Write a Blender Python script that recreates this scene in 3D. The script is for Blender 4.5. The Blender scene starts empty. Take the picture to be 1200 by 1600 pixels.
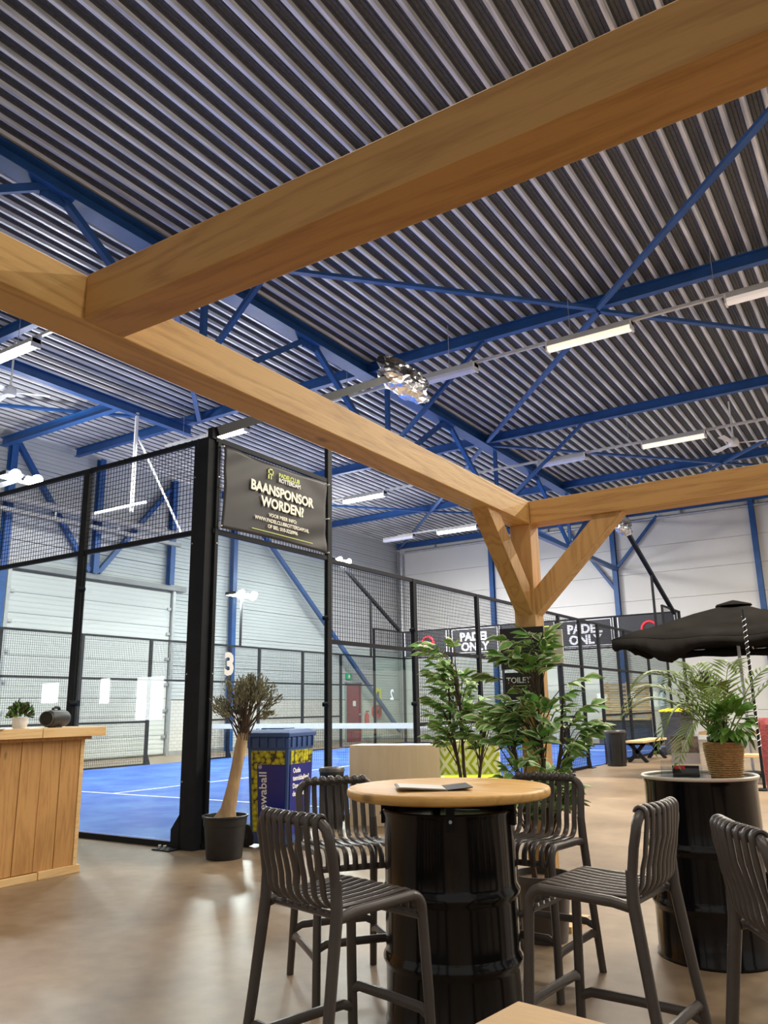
import bpy, bmesh, math, random
from mathutils import Vector, Matrix
random.seed(7)
scene = bpy.context.scene
COL = scene.collection

# ------------------------------------------------------------------ camera
F, YAW, PITCH, ROLL = 1243.58, 0.572265, 0.241906, -0.016812
CAM = Vector((5.746, -5.648, 1.243))
fw = Vector((-math.sin(YAW)*math.cos(PITCH), math.cos(YAW)*math.cos(PITCH), math.sin(PITCH)))
r0 = Vector((math.cos(YAW), math.sin(YAW), 0)); u0 = r0.cross(fw)
rr = math.cos(ROLL)*r0 + math.sin(ROLL)*u0
uu = -math.sin(ROLL)*r0 + math.cos(ROLL)*u0
cd = bpy.data.cameras.new('camera'); cam = bpy.data.objects.new('camera', cd); COL.objects.link(cam)
cd.sensor_fit = 'VERTICAL'; cd.sensor_height = 32.0; cd.lens = F/1600*32.0
cd.clip_start = 0.02; cd.clip_end = 200
cam.matrix_world = Matrix(((rr.x, uu.x, -fw.x, CAM.x), (rr.y, uu.y, -fw.y, CAM.y), (rr.z, uu.z, -fw.z, CAM.z), (0, 0, 0, 1)))
scene.camera = cam
scene.cycles.transparent_max_bounces = 32

# ------------------------------------------------------------------ world, exposure
w = bpy.data.worlds.new('hall_daylight'); scene.world = w; w.use_nodes = True
bg = w.node_tree.nodes['Background']; bg.inputs[0].default_value = (1.0, 0.97, 0.93, 1); bg.inputs[1].default_value = 0.33
vs = scene.view_settings
vs.view_transform = 'Standard'; vs.look = 'None'; vs.gamma = 1.0; vs.use_curve_mapping = False; vs.exposure = 0.45

FLOOD_SPILL = 170
# large area lights: the hall's rows of tube lamps are built with their fixtures further down

# ------------------------------------------------------------------ materials
def nt(name):
    m = bpy.data.materials.new(name); m.use_nodes = True
    n = m.node_tree; b = n.nodes['Principled BSDF']
    return m, n, b
def setin(b, **k):
    for a, v in k.items():
        b.inputs[a.replace('_', ' ')].default_value = v
def pm(name, c, rough=0.5, metal=0.0, var=0.12, scale=6.0, bump=0.0, bscale=40.0, c2=None, stretch=(1, 1, 1), coat=0.0, spec=0.5):
    m, n, b = nt(name)
    setin(b, Roughness=rough, Metallic=metal); b.inputs['Coat Weight'].default_value = coat
    b.inputs['Specular IOR Level'].default_value = spec
    tc = n.nodes.new('ShaderNodeTexCoord'); mp = n.nodes.new('ShaderNodeMapping'); mp.inputs['Scale'].default_value = stretch
    n.links.new(tc.outputs['Object'], mp.inputs[0])
    no = n.nodes.new('ShaderNodeTexNoise'); no.inputs['Scale'].default_value = scale; no.inputs['Detail'].default_value = 5
    n.links.new(mp.outputs[0], no.inputs['Vector'])
    cr = n.nodes.new('ShaderNodeValToRGB'); cr.color_ramp.elements[0].position = 0.3; cr.color_ramp.elements[1].position = 0.7
    if c2 is None: c2 = tuple(min(1, x*(1+var)) for x in c); c1 = tuple(x*(1-var) for x in c)
    else: c1 = c
    cr.color_ramp.elements[0].color = (*c1, 1); cr.color_ramp.elements[1].color = (*c2, 1)
    n.links.new(no.outputs[0], cr.inputs[0]); n.links.new(cr.outputs[0], b.inputs['Base Color'])
    if bump:
        nb = n.nodes.new('ShaderNodeTexNoise'); nb.inputs['Scale'].default_value = bscale; nb.inputs['Detail'].default_value = 3
        n.links.new(mp.outputs[0], nb.inputs['Vector'])
        bp = n.nodes.new('ShaderNodeBump'); bp.inputs['Strength'].default_value = bump; bp.inputs['Distance'].default_value = 0.01
        n.links.new(nb.outputs[0], bp.inputs['Height']); n.links.new(bp.outputs[0], b.inputs['Normal'])
    return m
def wood(name, light, dark, axis, rough=0.5, fine=1.0, rings=9.0, coat=0.0):
    """sawn softwood: grain lines run along one axis, with slow cathedral figure and a few knots"""
    m, n, b = nt(name); setin(b, Roughness=rough); b.inputs['Coat Weight'].default_value = coat
    tc = n.nodes.new('ShaderNodeTexCoord'); mp = n.nodes.new('ShaderNodeMapping')
    s = [1.0, 1.0, 1.0]; s[axis] = 0.10; mp.inputs['Scale'].default_value = s
    oi = n.nodes.new('ShaderNodeObjectInfo'); ad = n.nodes.new('ShaderNodeVectorMath'); ad.operation = 'ADD'
    ml = n.nodes.new('ShaderNodeMath'); ml.operation = 'MULTIPLY'; ml.inputs[1].default_value = 13.0
    n.links.new(oi.outputs['Random'], ml.inputs[0])
    n.links.new(tc.outputs['Object'], ad.inputs[0]); n.links.new(ml.outputs[0], ad.inputs[1])
    n.links.new(ad.outputs[0], mp.inputs[0])
    no = n.nodes.new('ShaderNodeTexNoise'); no.inputs['Scale'].default_value = 5.0*fine; no.inputs['Detail'].default_value = 2.0
    n.links.new(mp.outputs[0], no.inputs['Vector'])
    mu = n.nodes.new('ShaderNodeMath'); mu.operation = 'MULTIPLY'; mu.inputs[1].default_value = rings
    n.links.new(no.outputs[0], mu.inputs[0])
    fr = n.nodes.new('ShaderNodeMath'); fr.operation = 'PINGPONG'; fr.inputs[1].default_value = 0.5
    n.links.new(mu.outputs[0], fr.inputs[0])
    nf = n.nodes.new('ShaderNodeTexNoise'); nf.inputs['Scale'].default_value = 90.0*fine; nf.inputs['Detail'].default_value = 2.0
    n.links.new(mp.outputs[0], nf.inputs['Vector'])
    mx = n.nodes.new('ShaderNodeMath'); mx.operation = 'ADD'
    m2 = n.nodes.new('ShaderNodeMath'); m2.operation = 'MULTIPLY'; m2.inputs[1].default_value = 0.75
    n.links.new(nf.outputs[0], m2.inputs[0]); n.links.new(fr.outputs[0], mx.inputs[0]); n.links.new(m2.outputs[0], mx.inputs[1])
    cr = n.nodes.new('ShaderNodeValToRGB'); e = cr.color_ramp.elements
    e[0].position = 0.15; e[0].color = (*dark, 1); e[1].position = 0.72; e[1].color = (*light, 1)
    n.links.new(mx.outputs[0], cr.inputs[0])
    # knots
    mk = n.nodes.new('ShaderNodeMapping'); sk = [1.0, 1.0, 1.0]; sk[axis] = 0.45; mk.inputs['Scale'].default_value = sk
    n.links.new(ad.outputs[0], mk.inputs[0])
    vo = n.nodes.new('ShaderNodeTexVoronoi'); vo.inputs['Scale'].default_value = 4.2*fine
    n.links.new(mk.outputs[0], vo.inputs['Vector'])
    kr = n.nodes.new('ShaderNodeValToRGB'); k = kr.color_ramp.elements
    k[0].position = 0.05; k[0].color = (0.32, 0.32, 0.32, 1); k[1].position = 0.12; k[1].color = (1, 1, 1, 1)
    n.links.new(vo.outputs['Distance'], kr.inputs[0])
    mm = n.nodes.new('ShaderNodeMixRGB'); mm.blend_type = 'MULTIPLY'; mm.inputs[0].default_value = 0.8
    n.links.new(cr.outputs[0], mm.inputs[1]); n.links.new(kr.outputs[0], mm.inputs[2])
    n.links.new(mm.outputs[0], b.inputs['Base Color'])
    bp = n.nodes.new('ShaderNodeBump'); bp.inputs['Strength'].default_value = 0.25; bp.inputs['Distance'].default_value = 0.004
    n.links.new(mx.outputs[0], bp.inputs['Height']); n.links.new(bp.outputs[0], b.inputs['Normal'])
    return m
def emit(name, c, s):
    m, n, b = nt(name); setin(b, Roughness=0.4)
    b.inputs['Base Color'].default_value = (0.9, 0.9, 0.88, 1)
    b.inputs['Emission Color'].default_value = (*c, 1); b.inputs['Emission Strength'].default_value = s
    return m
def glassmat(name, tint, base=0.04, rough=0.02):
    m = bpy.data.materials.new(name); m.use_nodes = True; n = m.node_tree; n.nodes.remove(n.nodes['Principled BSDF'])
    out = n.nodes['Material Output']
    t = n.nodes.new('ShaderNodeBsdfTransparent'); t.inputs[0].default_value = (*tint, 1)
    g = n.nodes.new('ShaderNodeBsdfGlossy'); g.inputs['Roughness'].default_value = rough
    lw = n.nodes.new('ShaderNodeLayerWeight'); lw.inputs[0].default_value = 0.5
    pw = n.nodes.new('ShaderNodeMath'); pw.operation = 'POWER'; pw.inputs[1].default_value = 4.0; n.links.new(lw.outputs['Facing'], pw.inputs[0])
    f = n.nodes.new('ShaderNodeMath'); f.operation = 'MULTIPLY_ADD'; f.inputs[1].default_value = 0.8; f.inputs[2].default_value = base; n.links.new(pw.outputs[0], f.inputs[0])
    mx = n.nodes.new('ShaderNodeMixShader')
    n.links.new(f.outputs[0], mx.inputs[0]); n.links.new(t.outputs[0], mx.inputs[1]); n.links.new(g.outputs[0], mx.inputs[2])
    n.links.new(mx.outputs[0], out.inputs['Surface'])
    return m

M = {}
M['fir_y'] = wood('douglas_fir_y', (0.72, 0.44, 0.15), (0.50, 0.265, 0.075), 1, 0.55)
M['fir_x'] = wood('douglas_fir_x', (0.60, 0.33, 0.105), (0.42, 0.205, 0.058), 0, 0.55)
M['fir_z'] = wood('douglas_fir_z', (0.62, 0.36, 0.13), (0.45, 0.235, 0.075), 2, 0.55)
M['plank'] = wood('larch_plank', (0.56, 0.30, 0.10), (0.40, 0.19, 0.055), 2, 0.5, fine=1.3, rings=10)
M['planed'] = wood('planed_pine', (0.82, 0.56, 0.27), (0.68, 0.42, 0.17), 1, 0.45, fine=1.2)
M['tabletop'] = wood('oiled_table', (0.72, 0.42, 0.12), (0.58, 0.30, 0.075), 0, 0.45, fine=1.0)
M['ply'] = wood('birch_ply', (0.90, 0.72, 0.50), (0.82, 0.62, 0.40), 2, 0.5, fine=0.5, rings=4)
M['pallet'] = wood('pallet_pine', (0.80, 0.55, 0.28), (0.66, 0.42, 0.18), 0, 0.6)
M['steel_blue'] = pm('blue_steel_paint', (0.018, 0.085, 0.27), 0.42, 0.0, 0.15, 3)
M['black_steel'] = pm('black_powder_coat', (0.012, 0.013, 0.016), 0.6, 0.0, 0.2, 8, spec=0.15)
M['black_gloss'] = pm('black_gloss_drum', (0.004, 0.004, 0.005), 0.14, 0.0, 0.3, 4, spec=0.4)
M['black_plastic'] = pm('black_plastic', (0.016, 0.016, 0.017), 0.5, 0.0, 0.2, 12)
M['stool'] = pm('grey_brown_plastic', (0.078, 0.067, 0.061), 0.38, 0.0, 0.1, 10)
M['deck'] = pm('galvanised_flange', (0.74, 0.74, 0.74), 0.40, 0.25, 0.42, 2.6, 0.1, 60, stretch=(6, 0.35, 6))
M['deck_dark'] = pm('perforated_recess_shade', (0.11, 0.115, 0.128), 0.5, 0.35, 0.22, 40, 0.5, 220, stretch=(1, 0.5, 1))  # perforated steel, darkened further with painted recess shade
M['concrete'] = None
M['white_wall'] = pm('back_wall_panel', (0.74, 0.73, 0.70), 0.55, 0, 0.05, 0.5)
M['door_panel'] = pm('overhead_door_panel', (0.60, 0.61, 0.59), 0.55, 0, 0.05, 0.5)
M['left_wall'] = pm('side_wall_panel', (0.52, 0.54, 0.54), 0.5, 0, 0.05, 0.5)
M['trim_dark'] = pm('panel_joint', (0.30, 0.30, 0.30), 0.6, 0, 0.1, 3)
M['white'] = pm('white_paint', (0.82, 0.82, 0.80), 0.5, 0, 0.04, 4)
M['offwhite'] = pm('white_plastic', (0.80, 0.78, 0.74), 0.4, 0, 0.04, 4)
M['grey_metal'] = pm('grey_galvanised', (0.50, 0.51, 0.52), 0.4, 0.6, 0.1, 8)
M['lamp_body'] = pm('lamp_housing', (0.62, 0.60, 0.56), 0.45, 0.1, 0.06, 5)
M['tube_white'] = emit('tube_white', (0.95, 0.98, 1.0), 14)
M['tube_warm'] = emit('tube_warm', (1.0, 0.88, 0.60), 0.62)
M['tube_pink'] = emit('tube_pinkish', (1.0, 0.84, 0.72), 0.25)
M['tube_off'] = pm('tube_lens_unlit', (0.72, 0.72, 0.80), 0.35, 0, 0.04, 4)
M['flood'] = emit('flood_led', (0.94, 0.97, 1.0), 60)
M['foil'] = pm('crumpled_foil', (0.80, 0.80, 0.82), 0.22, 1.0, 0.1, 9, 0.6, 25)
M['foil_dark'] = pm('black_film', (0.03, 0.03, 0.035), 0.22, 0.2, 0.2, 9, 0.5, 25)
M['daylight'] = emit('daylight_pane', (0.95, 0.98, 1.0), 8)
M['glass'] = glassmat('court_glass', (0.90, 0.95, 0.93))
M['acrylic'] = glassmat('clear_acrylic', (0.93, 0.95, 0.97))
M['line'] = pm('white_line', (0.80, 0.84, 0.88), 0.7, 0, 0.05, 20)
M['banner'] = pm('banner_vinyl', (0.036, 0.034, 0.034), 0.48, 0, 0.10, 1.5, spec=0.22)
M['banner_far'] = pm('banner_mesh', (0.030, 0.030, 0.033), 0.6, 0, 0.1, 30)
M['print_cream'] = pm('print_cream', (0.88, 0.84, 0.72), 0.5, 0, 0.02, 4)
M['print_white'] = pm('print_white', (0.86, 0.86, 0.86), 0.5, 0, 0.02, 4)
M['print_lime'] = pm('print_lime', (0.62, 0.72, 0.10), 0.5, 0, 0.02, 4)
M['print_red'] = pm('print_red', (0.75, 0.03, 0.05), 0.5, 0, 0.02, 4)
M['print_black'] = pm('print_black', (0.01, 0.01, 0.01), 0.5, 0, 0.02, 4)
M['bin_blue'] = pm('bin_blue', (0.035, 0.085, 0.26), 0.42, 0, 0.08, 6)
M['wrap_blue'] = pm('wrap_blue', (0.010, 0.018, 0.22), 0.3, 0, 0.05, 3)
M['rubber'] = pm('black_rubber', (0.010, 0.010, 0.010), 0.7, 0, 0.2, 12)
M['yellow'] = pm('yellow_plastic', (0.80, 0.72, 0.02), 0.45, 0, 0.06, 5)
M['red_paint'] = pm('red_paint', (0.24, 0.012, 0.028), 0.45, 0, 0.1, 3)
M['red_bright'] = pm('red_enamel', (0.55, 0.02, 0.02), 0.4, 0, 0.1, 5)
M['red_cloth'] = pm('coral_fleece', (0.92, 0.22, 0.22), 0.9, 0, 0.12, 60, 0.6, 160)
M['canvas'] = pm('black_canvas', (0.012, 0.011, 0.010), 0.7, 0, 0.25, 2.0, 0.25, 14, spec=0.0)
M['bark'] = pm('pale_bark', (0.44, 0.30, 0.16), 0.8, 0, 0.3, 14, 0.6, 40, stretch=(1, 1, 0.3))
M['bark_dark'] = pm('brown_stem', (0.07, 0.045, 0.028), 0.8, 0, 0.3, 14)
M['leaf_a'] = pm('ficus_green', (0.18, 0.40, 0.09), 0.6, 0, 0.35, 30)
M['leaf_b'] = pm('ficus_cream', (0.62, 0.68, 0.38), 0.6, 0, 0.3, 30)
M['leaf_c'] = pm('ficus_deep', (0.085, 0.20, 0.06), 0.6, 0, 0.3, 30)
M['palm'] = pm('palm_green', (0.20, 0.31, 0.065), 0.5, 0, 0.4, 9)
M['leafy'] = pm('bush_green', (0.15, 0.36, 0.05), 0.42, 0, 0.35, 12)
M['olive'] = pm('olive_leaf', (0.24, 0.235, 0.15), 0.55, 0, 0.45, 14)
M['dark_shrub'] = pm('dark_shrub_leaf', (0.060, 0.075, 0.030), 0.6, 0, 0.4, 14)
M['soil'] = pm('potting_soil', (0.14, 0.08, 0.04), 0.9, 0, 0.35, 30, 0.6, 60)
M['cream_rim'] = pm('cream_enamel', (0.66, 0.62, 0.52), 0.35, 0, 0.05, 5)
M['jute'] = pm('woven_jute', (0.52, 0.35, 0.14), 0.85, 0, 0.35, 60, 0.8, 90, stretch=(1, 1, 3))
M['paper'] = pm('menu_paper', (0.80, 0.77, 0.70), 0.5, 0, 0.05, 8)
M['leather'] = pm('menu_board', (0.22, 0.17, 0.12), 0.4, 0, 0.2, 9)
M['lime'] = pm('lime_vinyl', (0.62, 0.78, 0.02), 0.45, 0, 0.06, 3)
M['dark_store'] = pm('dark_storage', (0.035, 0.035, 0.04), 0.6, 0, 0.3, 4)
M['sign_green'] = pm('exit_green', (0.02, 0.42, 0.16), 0.5, 0, 0.05, 5)

def concrete():
    m, n, b = nt('polished_concrete'); setin(b, Roughness=0.30)
    tc = n.nodes.new('ShaderNodeTexCoord')
    a = n.nodes.new('ShaderNodeTexNoise'); a.inputs['Scale'].default_value = 0.7; a.inputs['Detail'].default_value = 6; a.inputs['Distortion'].default_value = 0.6
    c = n.nodes.new('ShaderNodeTexNoise'); c.inputs['Scale'].default_value = 9; c.inputs['Detail'].default_value = 6
    n.links.new(tc.outputs['Object'], a.inputs['Vector']); n.links.new(tc.outputs['Object'], c.inputs['Vector'])
    mx = n.nodes.new('ShaderNodeMixRGB'); mx.inputs[0].default_value = 0.3
    n.links.new(a.outputs[0], mx.inputs[1]); n.links.new(c.outputs[0], mx.inputs[2])
    cr = n.nodes.new('ShaderNodeValToRGB'); e = cr.color_ramp.elements
    e[0].position = 0.32; e[0].color = (0.150, 0.098, 0.056, 1); e[1].position = 0.66; e[1].color = (0.33, 0.240, 0.155, 1)
    n.links.new(mx.outputs[0], cr.inputs[0]); n.links.new(cr.outputs[0], b.inputs['Base Color'])
    rr_ = n.nodes.new('ShaderNodeMapRange'); rr_.inputs[3].default_value = 0.30; rr_.inputs[4].default_value = 0.50
    n.links.new(mx.outputs[0], rr_.inputs[0]); n.links.new(rr_.outputs[0], b.inputs['Roughness'])
    return m
M['concrete'] = concrete()
def turf():
    m, n, b = nt('blue_turf'); setin(b, Roughness=0.85)
    tc = n.nodes.new('ShaderNodeTexCoord')
    a = n.nodes.new('ShaderNodeTexNoise'); a.inputs['Scale'].default_value = 1.1; a.inputs['Detail'].default_value = 7; a.inputs['Roughness'].default_value = 0.7
    n.links.new(tc.outputs['Object'], a.inputs['Vector'])
    cr = n.nodes.new('ShaderNodeValToRGB'); e = cr.color_ramp.elements
    e[0].position = 0.42; e[0].color = (0.012, 0.075, 0.38, 1); e[1].position = 0.72; e[1].color = (0.075, 0.19, 0.50, 1)
    n.links.new(a.outputs[0], cr.inputs[0]); n.links.new(cr.outputs[0], b.inputs['Base Color'])
    return m
M['turf'] = turf()
def ballprint():
    m, n, b = nt('ball_print'); setin(b, Roughness=0.35)
    tc = n.nodes.new('ShaderNodeTexCoord'); v = n.nodes.new('ShaderNodeTexVoronoi'); v.inputs['Scale'].default_value = 21; v.inputs['Randomness'].default_value = 0.7
    n.links.new(tc.outputs['Object'], v.inputs['Vector'])
    cr = n.nodes.new('ShaderNodeValToRGB'); e = cr.color_ramp.elements
    e[0].position = 0.0; e[0].color = (0.72, 0.70, 0.02, 1); e[1].position = 0.62; e[1].color = (0.30, 0.26, 0.01, 1)
    e2 = cr.color_ramp.elements.new(0.68); e2.color = (0.03, 0.03, 0.01, 1)
    n.links.new(v.outputs['Distance'], cr.inputs[0]); n.links.new(cr.outputs[0], b.inputs['Base Color'])
    return m
M['balls'] = ballprint()
def brickmat():
    m, n, b = nt('white_brick'); setin(b, Roughness=0.7)
    tc = n.nodes.new('ShaderNodeTexCoord'); mp = n.nodes.new('ShaderNodeMapping'); mp.inputs['Rotation'].default_value = (math.pi/2, 0, math.pi/2)
    n.links.new(tc.outputs['Object'], mp.inputs[0])
    v = n.nodes.new('ShaderNodeTexBrick'); v.inputs['Scale'].default_value = 1.0; v.inputs['Brick Width'].default_value = 0.21; v.inputs['Row Height'].default_value = 0.1
    v.inputs['Mortar Size'].default_value = 0.006
    v.inputs['Color1'].default_value = (0.66, 0.64, 0.60, 1); v.inputs['Color2'].default_value = (0.60, 0.58, 0.54, 1); v.inputs['Mortar'].default_value = (0.36, 0.35, 0.34, 1)
    sp = n.nodes.new('ShaderNodeSeparateXYZ'); cb = n.nodes.new('ShaderNodeCombineXYZ')
    n.links.new(tc.outputs['Object'], sp.inputs[0]); n.links.new(sp.outputs[1], cb.inputs[0]); n.links.new(sp.outputs[2], cb.inputs[1])
    n.links.new(cb.outputs[0], v.inputs['Vector']); n.links.new(v.outputs['Color'], b.inputs['Base Color'])
    return m
M['brick'] = brickmat()
def patternmat():
    m, n, b = nt('diamond_pattern'); setin(b, Roughness=0.6)
    tc = n.nodes.new('ShaderNodeTexCoord'); mp = n.nodes.new('ShaderNodeMapping'); mp.inputs['Scale'].default_value = (5.5, 5.5, 3.6)
    n.links.new(tc.outputs['Object'], mp.inputs[0])
    sp = n.nodes.new('ShaderNodeSeparateXYZ'); n.links.new(mp.outputs[0], sp.inputs[0])
    def pp(i):
        q = n.nodes.new('ShaderNodeMath'); q.operation = 'PINGPONG'; q.inputs[1].default_value = 0.5; n.links.new(sp.outputs[i], q.inputs[0]); return q
    a = n.nodes.new('ShaderNodeMath'); a.operation = 'ADD'; n.links.new(pp(0).outputs[0], a.inputs[0]); n.links.new(pp(2).outputs[0], a.inputs[1])
    s = n.nodes.new('ShaderNodeMath'); s.operation = 'MULTIPLY'; s.inputs[1].default_value = 3; n.links.new(a.outputs[0], s.inputs[0])
    q = n.nodes.new('ShaderNodeMath'); q.operation = 'PINGPONG'; q.inputs[1].default_value = 0.5; n.links.new(s.outputs[0], q.inputs[0])
    cr = n.nodes.new('ShaderNodeValToRGB'); e = cr.color_ramp.elements; cr.color_ramp.interpolation = 'CONSTANT'
    e[0].position = 0; e[0].color = (0.42, 0.46, 0.02, 1); e[1].position = 0.22; e[1].color = (0.82, 0.80, 0.66, 1)
    n.links.new(q.outputs[0], cr.inputs[0]); n.links.new(cr.outputs[0], b.inputs['Base Color'])
    return m
M['pattern'] = patternmat()
def photoprint():
    m, n, b = nt('flyer_photo'); setin(b, Roughness=0.3)
    tc = n.nodes.new('ShaderNodeTexCoord'); a = n.nodes.new('ShaderNodeTexNoise'); a.inputs['Scale'].default_value = 13; a.inputs['Detail'].default_value = 3
    n.links.new(tc.outputs['Object'], a.inputs['Vector'])
    cr = n.nodes.new('ShaderNodeValToRGB'); e = cr.color_ramp.elements
    e[0].position = 0.35; e[0].color = (0.05, 0.03, 0.025, 1); e[1].position = 0.68; e[1].color = (0.70, 0.60, 0.50, 1)
    n.links.new(a.outputs[0], cr.inputs[0]); n.links.new(cr.outputs[0], b.inputs['Base Color'])
    return m
M['flyer'] = photoprint()

# ------------------------------------------------------------------ geometry helpers
OFF = {}
def tag(o, label=None, cat=None, group=None, kind=None):
    if label: o['label'] = label
    if cat: o['category'] = cat
    if group: o['group'] = group
    if kind: o['kind'] = kind
    return o
def thing(name, loc, label, cat, group=None, kind=None):
    o = bpy.data.objects.new(name, None); COL.objects.link(o); o.location = loc; o.empty_display_size = 0.1
    OFF[o.name] = Vector(loc)
    return tag(o, label, cat, group, kind)
class G:
    def __init__(s): s.v = []; s.f = []; s.mi = []
    def add(s, vs_, fs, mi=0):
        k = len(s.v); s.v += [tuple(x) for x in vs_]; s.f += [tuple(k+i for i in f) for f in fs]; s.mi += [mi]*len(fs); return s
    def box(s, a, b, mi=0):
        x0, y0, z0 = a; x1, y1, z1 = b
        return s.add([(x0, y0, z0), (x1, y0, z0), (x1, y1, z0), (x0, y1, z0), (x0, y0, z1), (x1, y0, z1), (x1, y1, z1), (x0, y1, z1)],
                     [(0, 3, 2, 1), (4, 5, 6, 7), (0, 1, 5, 4), (1, 2, 6, 5), (2, 3, 7, 6), (3, 0, 4, 7)], mi)
    def bar(s, p, q, w_, h_, up=(0, 0, 1), mi=0):
        p = Vector(p); q = Vector(q); d = (q-p).normalized(); up = Vector(up)
        sd = d.cross(up)
        if sd.length < 1e-4: sd = d.cross(Vector((1, 0, 0)))
        sd.normalize(); u = sd.cross(d)
        c = [(-w_/2, -h_/2), (w_/2, -h_/2), (w_/2, h_/2), (-w_/2, h_/2)]
        V = [p+sd*a+u*b for a, b in c]+[q+sd*a+u*b for a, b in c]
        return s.add(V, [(0, 3, 2, 1), (4, 5, 6, 7), (0, 1, 5, 4), (1, 2, 6, 5), (2, 3, 7, 6), (3, 0, 4, 7)], mi)
    def ibeam(s, p, q, w_, h_, t=0.015, up=(0, 0, 1)):
        p = Vector(p); q = Vector(q); d = (q-p).normalized(); u = Vector(up)
        sd = d.cross(u).normalized(); u = sd.cross(d)
        for o in (h_/2-t/2, -h_/2+t/2): s.bar(p+u*o, q+u*o, w_, t, up)
        s.bar(p, q, t, h_-2*t, up); return s
    def tube(s, path, r, n=8, mi=0, flat=None, cap=True):
        """sweep a circle (or ellipse: flat=(rx,ry), rx sideways) along a path"""
        P = [Vector(x) for x in path]; rs = r if isinstance(r, (list, tuple)) else [r]*len(P)
        k0 = len(s.v); ref = None
        for i, p in enumerate(P):
            d = ((P[min(i+1, len(P)-1)]-P[max(i-1, 0)])).normalized()
            if ref is None:
                ref = d.cross(Vector((0, 0, 1)))
                if ref.length < 0.05: ref = d.cross(Vector((0, 1, 0)))
            sd = (ref-d*ref.dot(d)).normalized(); ref = sd; u = sd.cross(d)
            for j in range(n):
                a = 2*math.pi*(j+0.5)/n; ca, sa = math.cos(a), math.sin(a)
                if flat: s.v.append(tuple(p+sd*ca*flat[0]+u*sa*flat[1]))
                else: s.v.append(tuple(p+sd*ca*rs[i]+u*sa*rs[i]))
        for i in range(len(P)-1):
            for j in range(n):
                a = k0+i*n+j; b = k0+i*n+(j+1) % n
                s.f.append((a, b, b+n, a+n)); s.mi.append(mi)
        if cap:
            s.f.append(tuple(k0+j for j in range(n-1, -1, -1))); s.mi.append(mi)
            e = k0+(len(P)-1)*n; s.f.append(tuple(e+j for j in range(n))); s.mi.append(mi)
        return s
    def lathe(s, prof, n=32, c=(0, 0, 0), mi=0, rip=None):
        k0 = len(s.v); m = len(prof)
        for j in range(n):
            a = 2*math.pi*j/n
            for r, z in prof:
                q = r if rip is None else r*(1+rip(a, z))
                s.v.append((c[0]+q*math.cos(a), c[1]+q*math.sin(a), c[2]+z))
        for j in range(n):
            for i in range(m-1):
                a = k0+j*m+i; b = k0+((j+1) % n)*m+i
                s.f.append((a, b, b+1, a+1)); s.mi.append(mi)
        return s
    def disc(s, c, r, n=32, nrm=(0, 0, 1), mi=0):
        nrm = Vector(nrm).normalized(); t = nrm.orthogonal().normalized(); b = nrm.cross(t); c = Vector(c)
        return s.add([c+t*r*math.cos(2*math.pi*j/n)+b*r*math.sin(2*math.pi*j/n) for j in range(n)], [tuple(range(n))], mi)
    def cyl(s, p, q, r, n=16, r2=None, mi=0):
        return s.tube([p, q], [r, r if r2 is None else r2], n, mi)
    def mesh(s, name):
        me = bpy.data.meshes.new(name); me.from_pydata(s.v, [], s.f); me.update(); return me
    def obj(s, name, mat, parent=None, smooth=False, bevel=0.0, root=None, label=None, kind=None, fix=True):
        root = root or parent
        while root is not None and root.parent is not None: root = root.parent
        if root is not None and root.name in OFF:
            o_ = OFF[root.name]; s.v = [(x-o_.x, y-o_.y, z-o_.z) for x, y, z in s.v]
        me = s.mesh(name)
        for mm in (mat if isinstance(mat, (list, tuple)) else [mat]): me.materials.append(mm)
        if len(me.materials) > 1: me.polygons.foreach_set('material_index', s.mi)
        if fix:
            bm = bmesh.new(); bm.from_mesh(me); bmesh.ops.recalc_face_normals(bm, faces=bm.faces); bm.to_mesh(me); bm.free()
        o = bpy.data.objects.new(name, me); COL.objects.link(o); o.parent = parent
        if smooth:
            me.polygons.foreach_set('use_smooth', [True]*len(me.polygons))
            try: me.set_sharp_from_angle(angle=math.radians(40))
            except Exception: pass
        if bevel:
            b = o.modifiers.new('bevel', 'BEVEL'); b.width = bevel; b.segments = 2; b.limit_method = 'ANGLE'
        if label: o['label'] = label
        if kind: o['kind'] = kind
        return o
def share(o, name, parent, loc):
    c = bpy.data.objects.new(name, o.data); COL.objects.link(c); c.parent = parent; c.location = loc; return c
def copy_tree(o, parent=None):
    c = o.copy(); COL.objects.link(c); c.parent = parent
    for ch in list(o.children): copy_tree(ch, c)
    return c
def arc(c, r, a0, a1, n, ax, ay):
    c = Vector(c); ax = Vector(ax); ay = Vector(ay)
    return [c+ax*r*math.cos(a0+(a1-a0)*i/n)+ay*r*math.sin(a0+(a1-a0)*i/n) for i in range(n+1)]
def lettering(name, text, mat, parent, origin, xdir, ydir, size, bold=0.0, align='CENTER', depth=0.002, spacing=1.0):
    """flat letters standing on a surface; origin is the baseline point, in world space"""
    cu = bpy.data.curves.new(name, 'FONT'); cu.body = text; cu.size = size; cu.align_x = align; cu.extrude = depth; cu.offset = bold
    cu.space_character = spacing; cu.resolution_u = 3
    t = bpy.data.objects.new('tmp_text', cu); COL.objects.link(t)
    dg = bpy.context.evaluated_depsgraph_get(); me = bpy.data.meshes.new_from_object(t.evaluated_get(dg))
    bpy.data.objects.remove(t); me.name = name
    X = Vector(xdir).normalized(); Y = Vector(ydir).normalized(); Z = X.cross(Y)
    o_ = Vector(origin); root = parent
    while root.parent is not None: root = root.parent
    sub = OFF.get(root.name, Vector((0, 0, 0)))
    for v in me.vertices: v.co = o_+X*v.co.x+Y*v.co.y+Z*v.co.z-sub
    me.materials.clear(); me.materials.append(mat)
    o = bpy.data.objects.new(name, me); COL.objects.link(o); o.parent = parent
    return o
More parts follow.
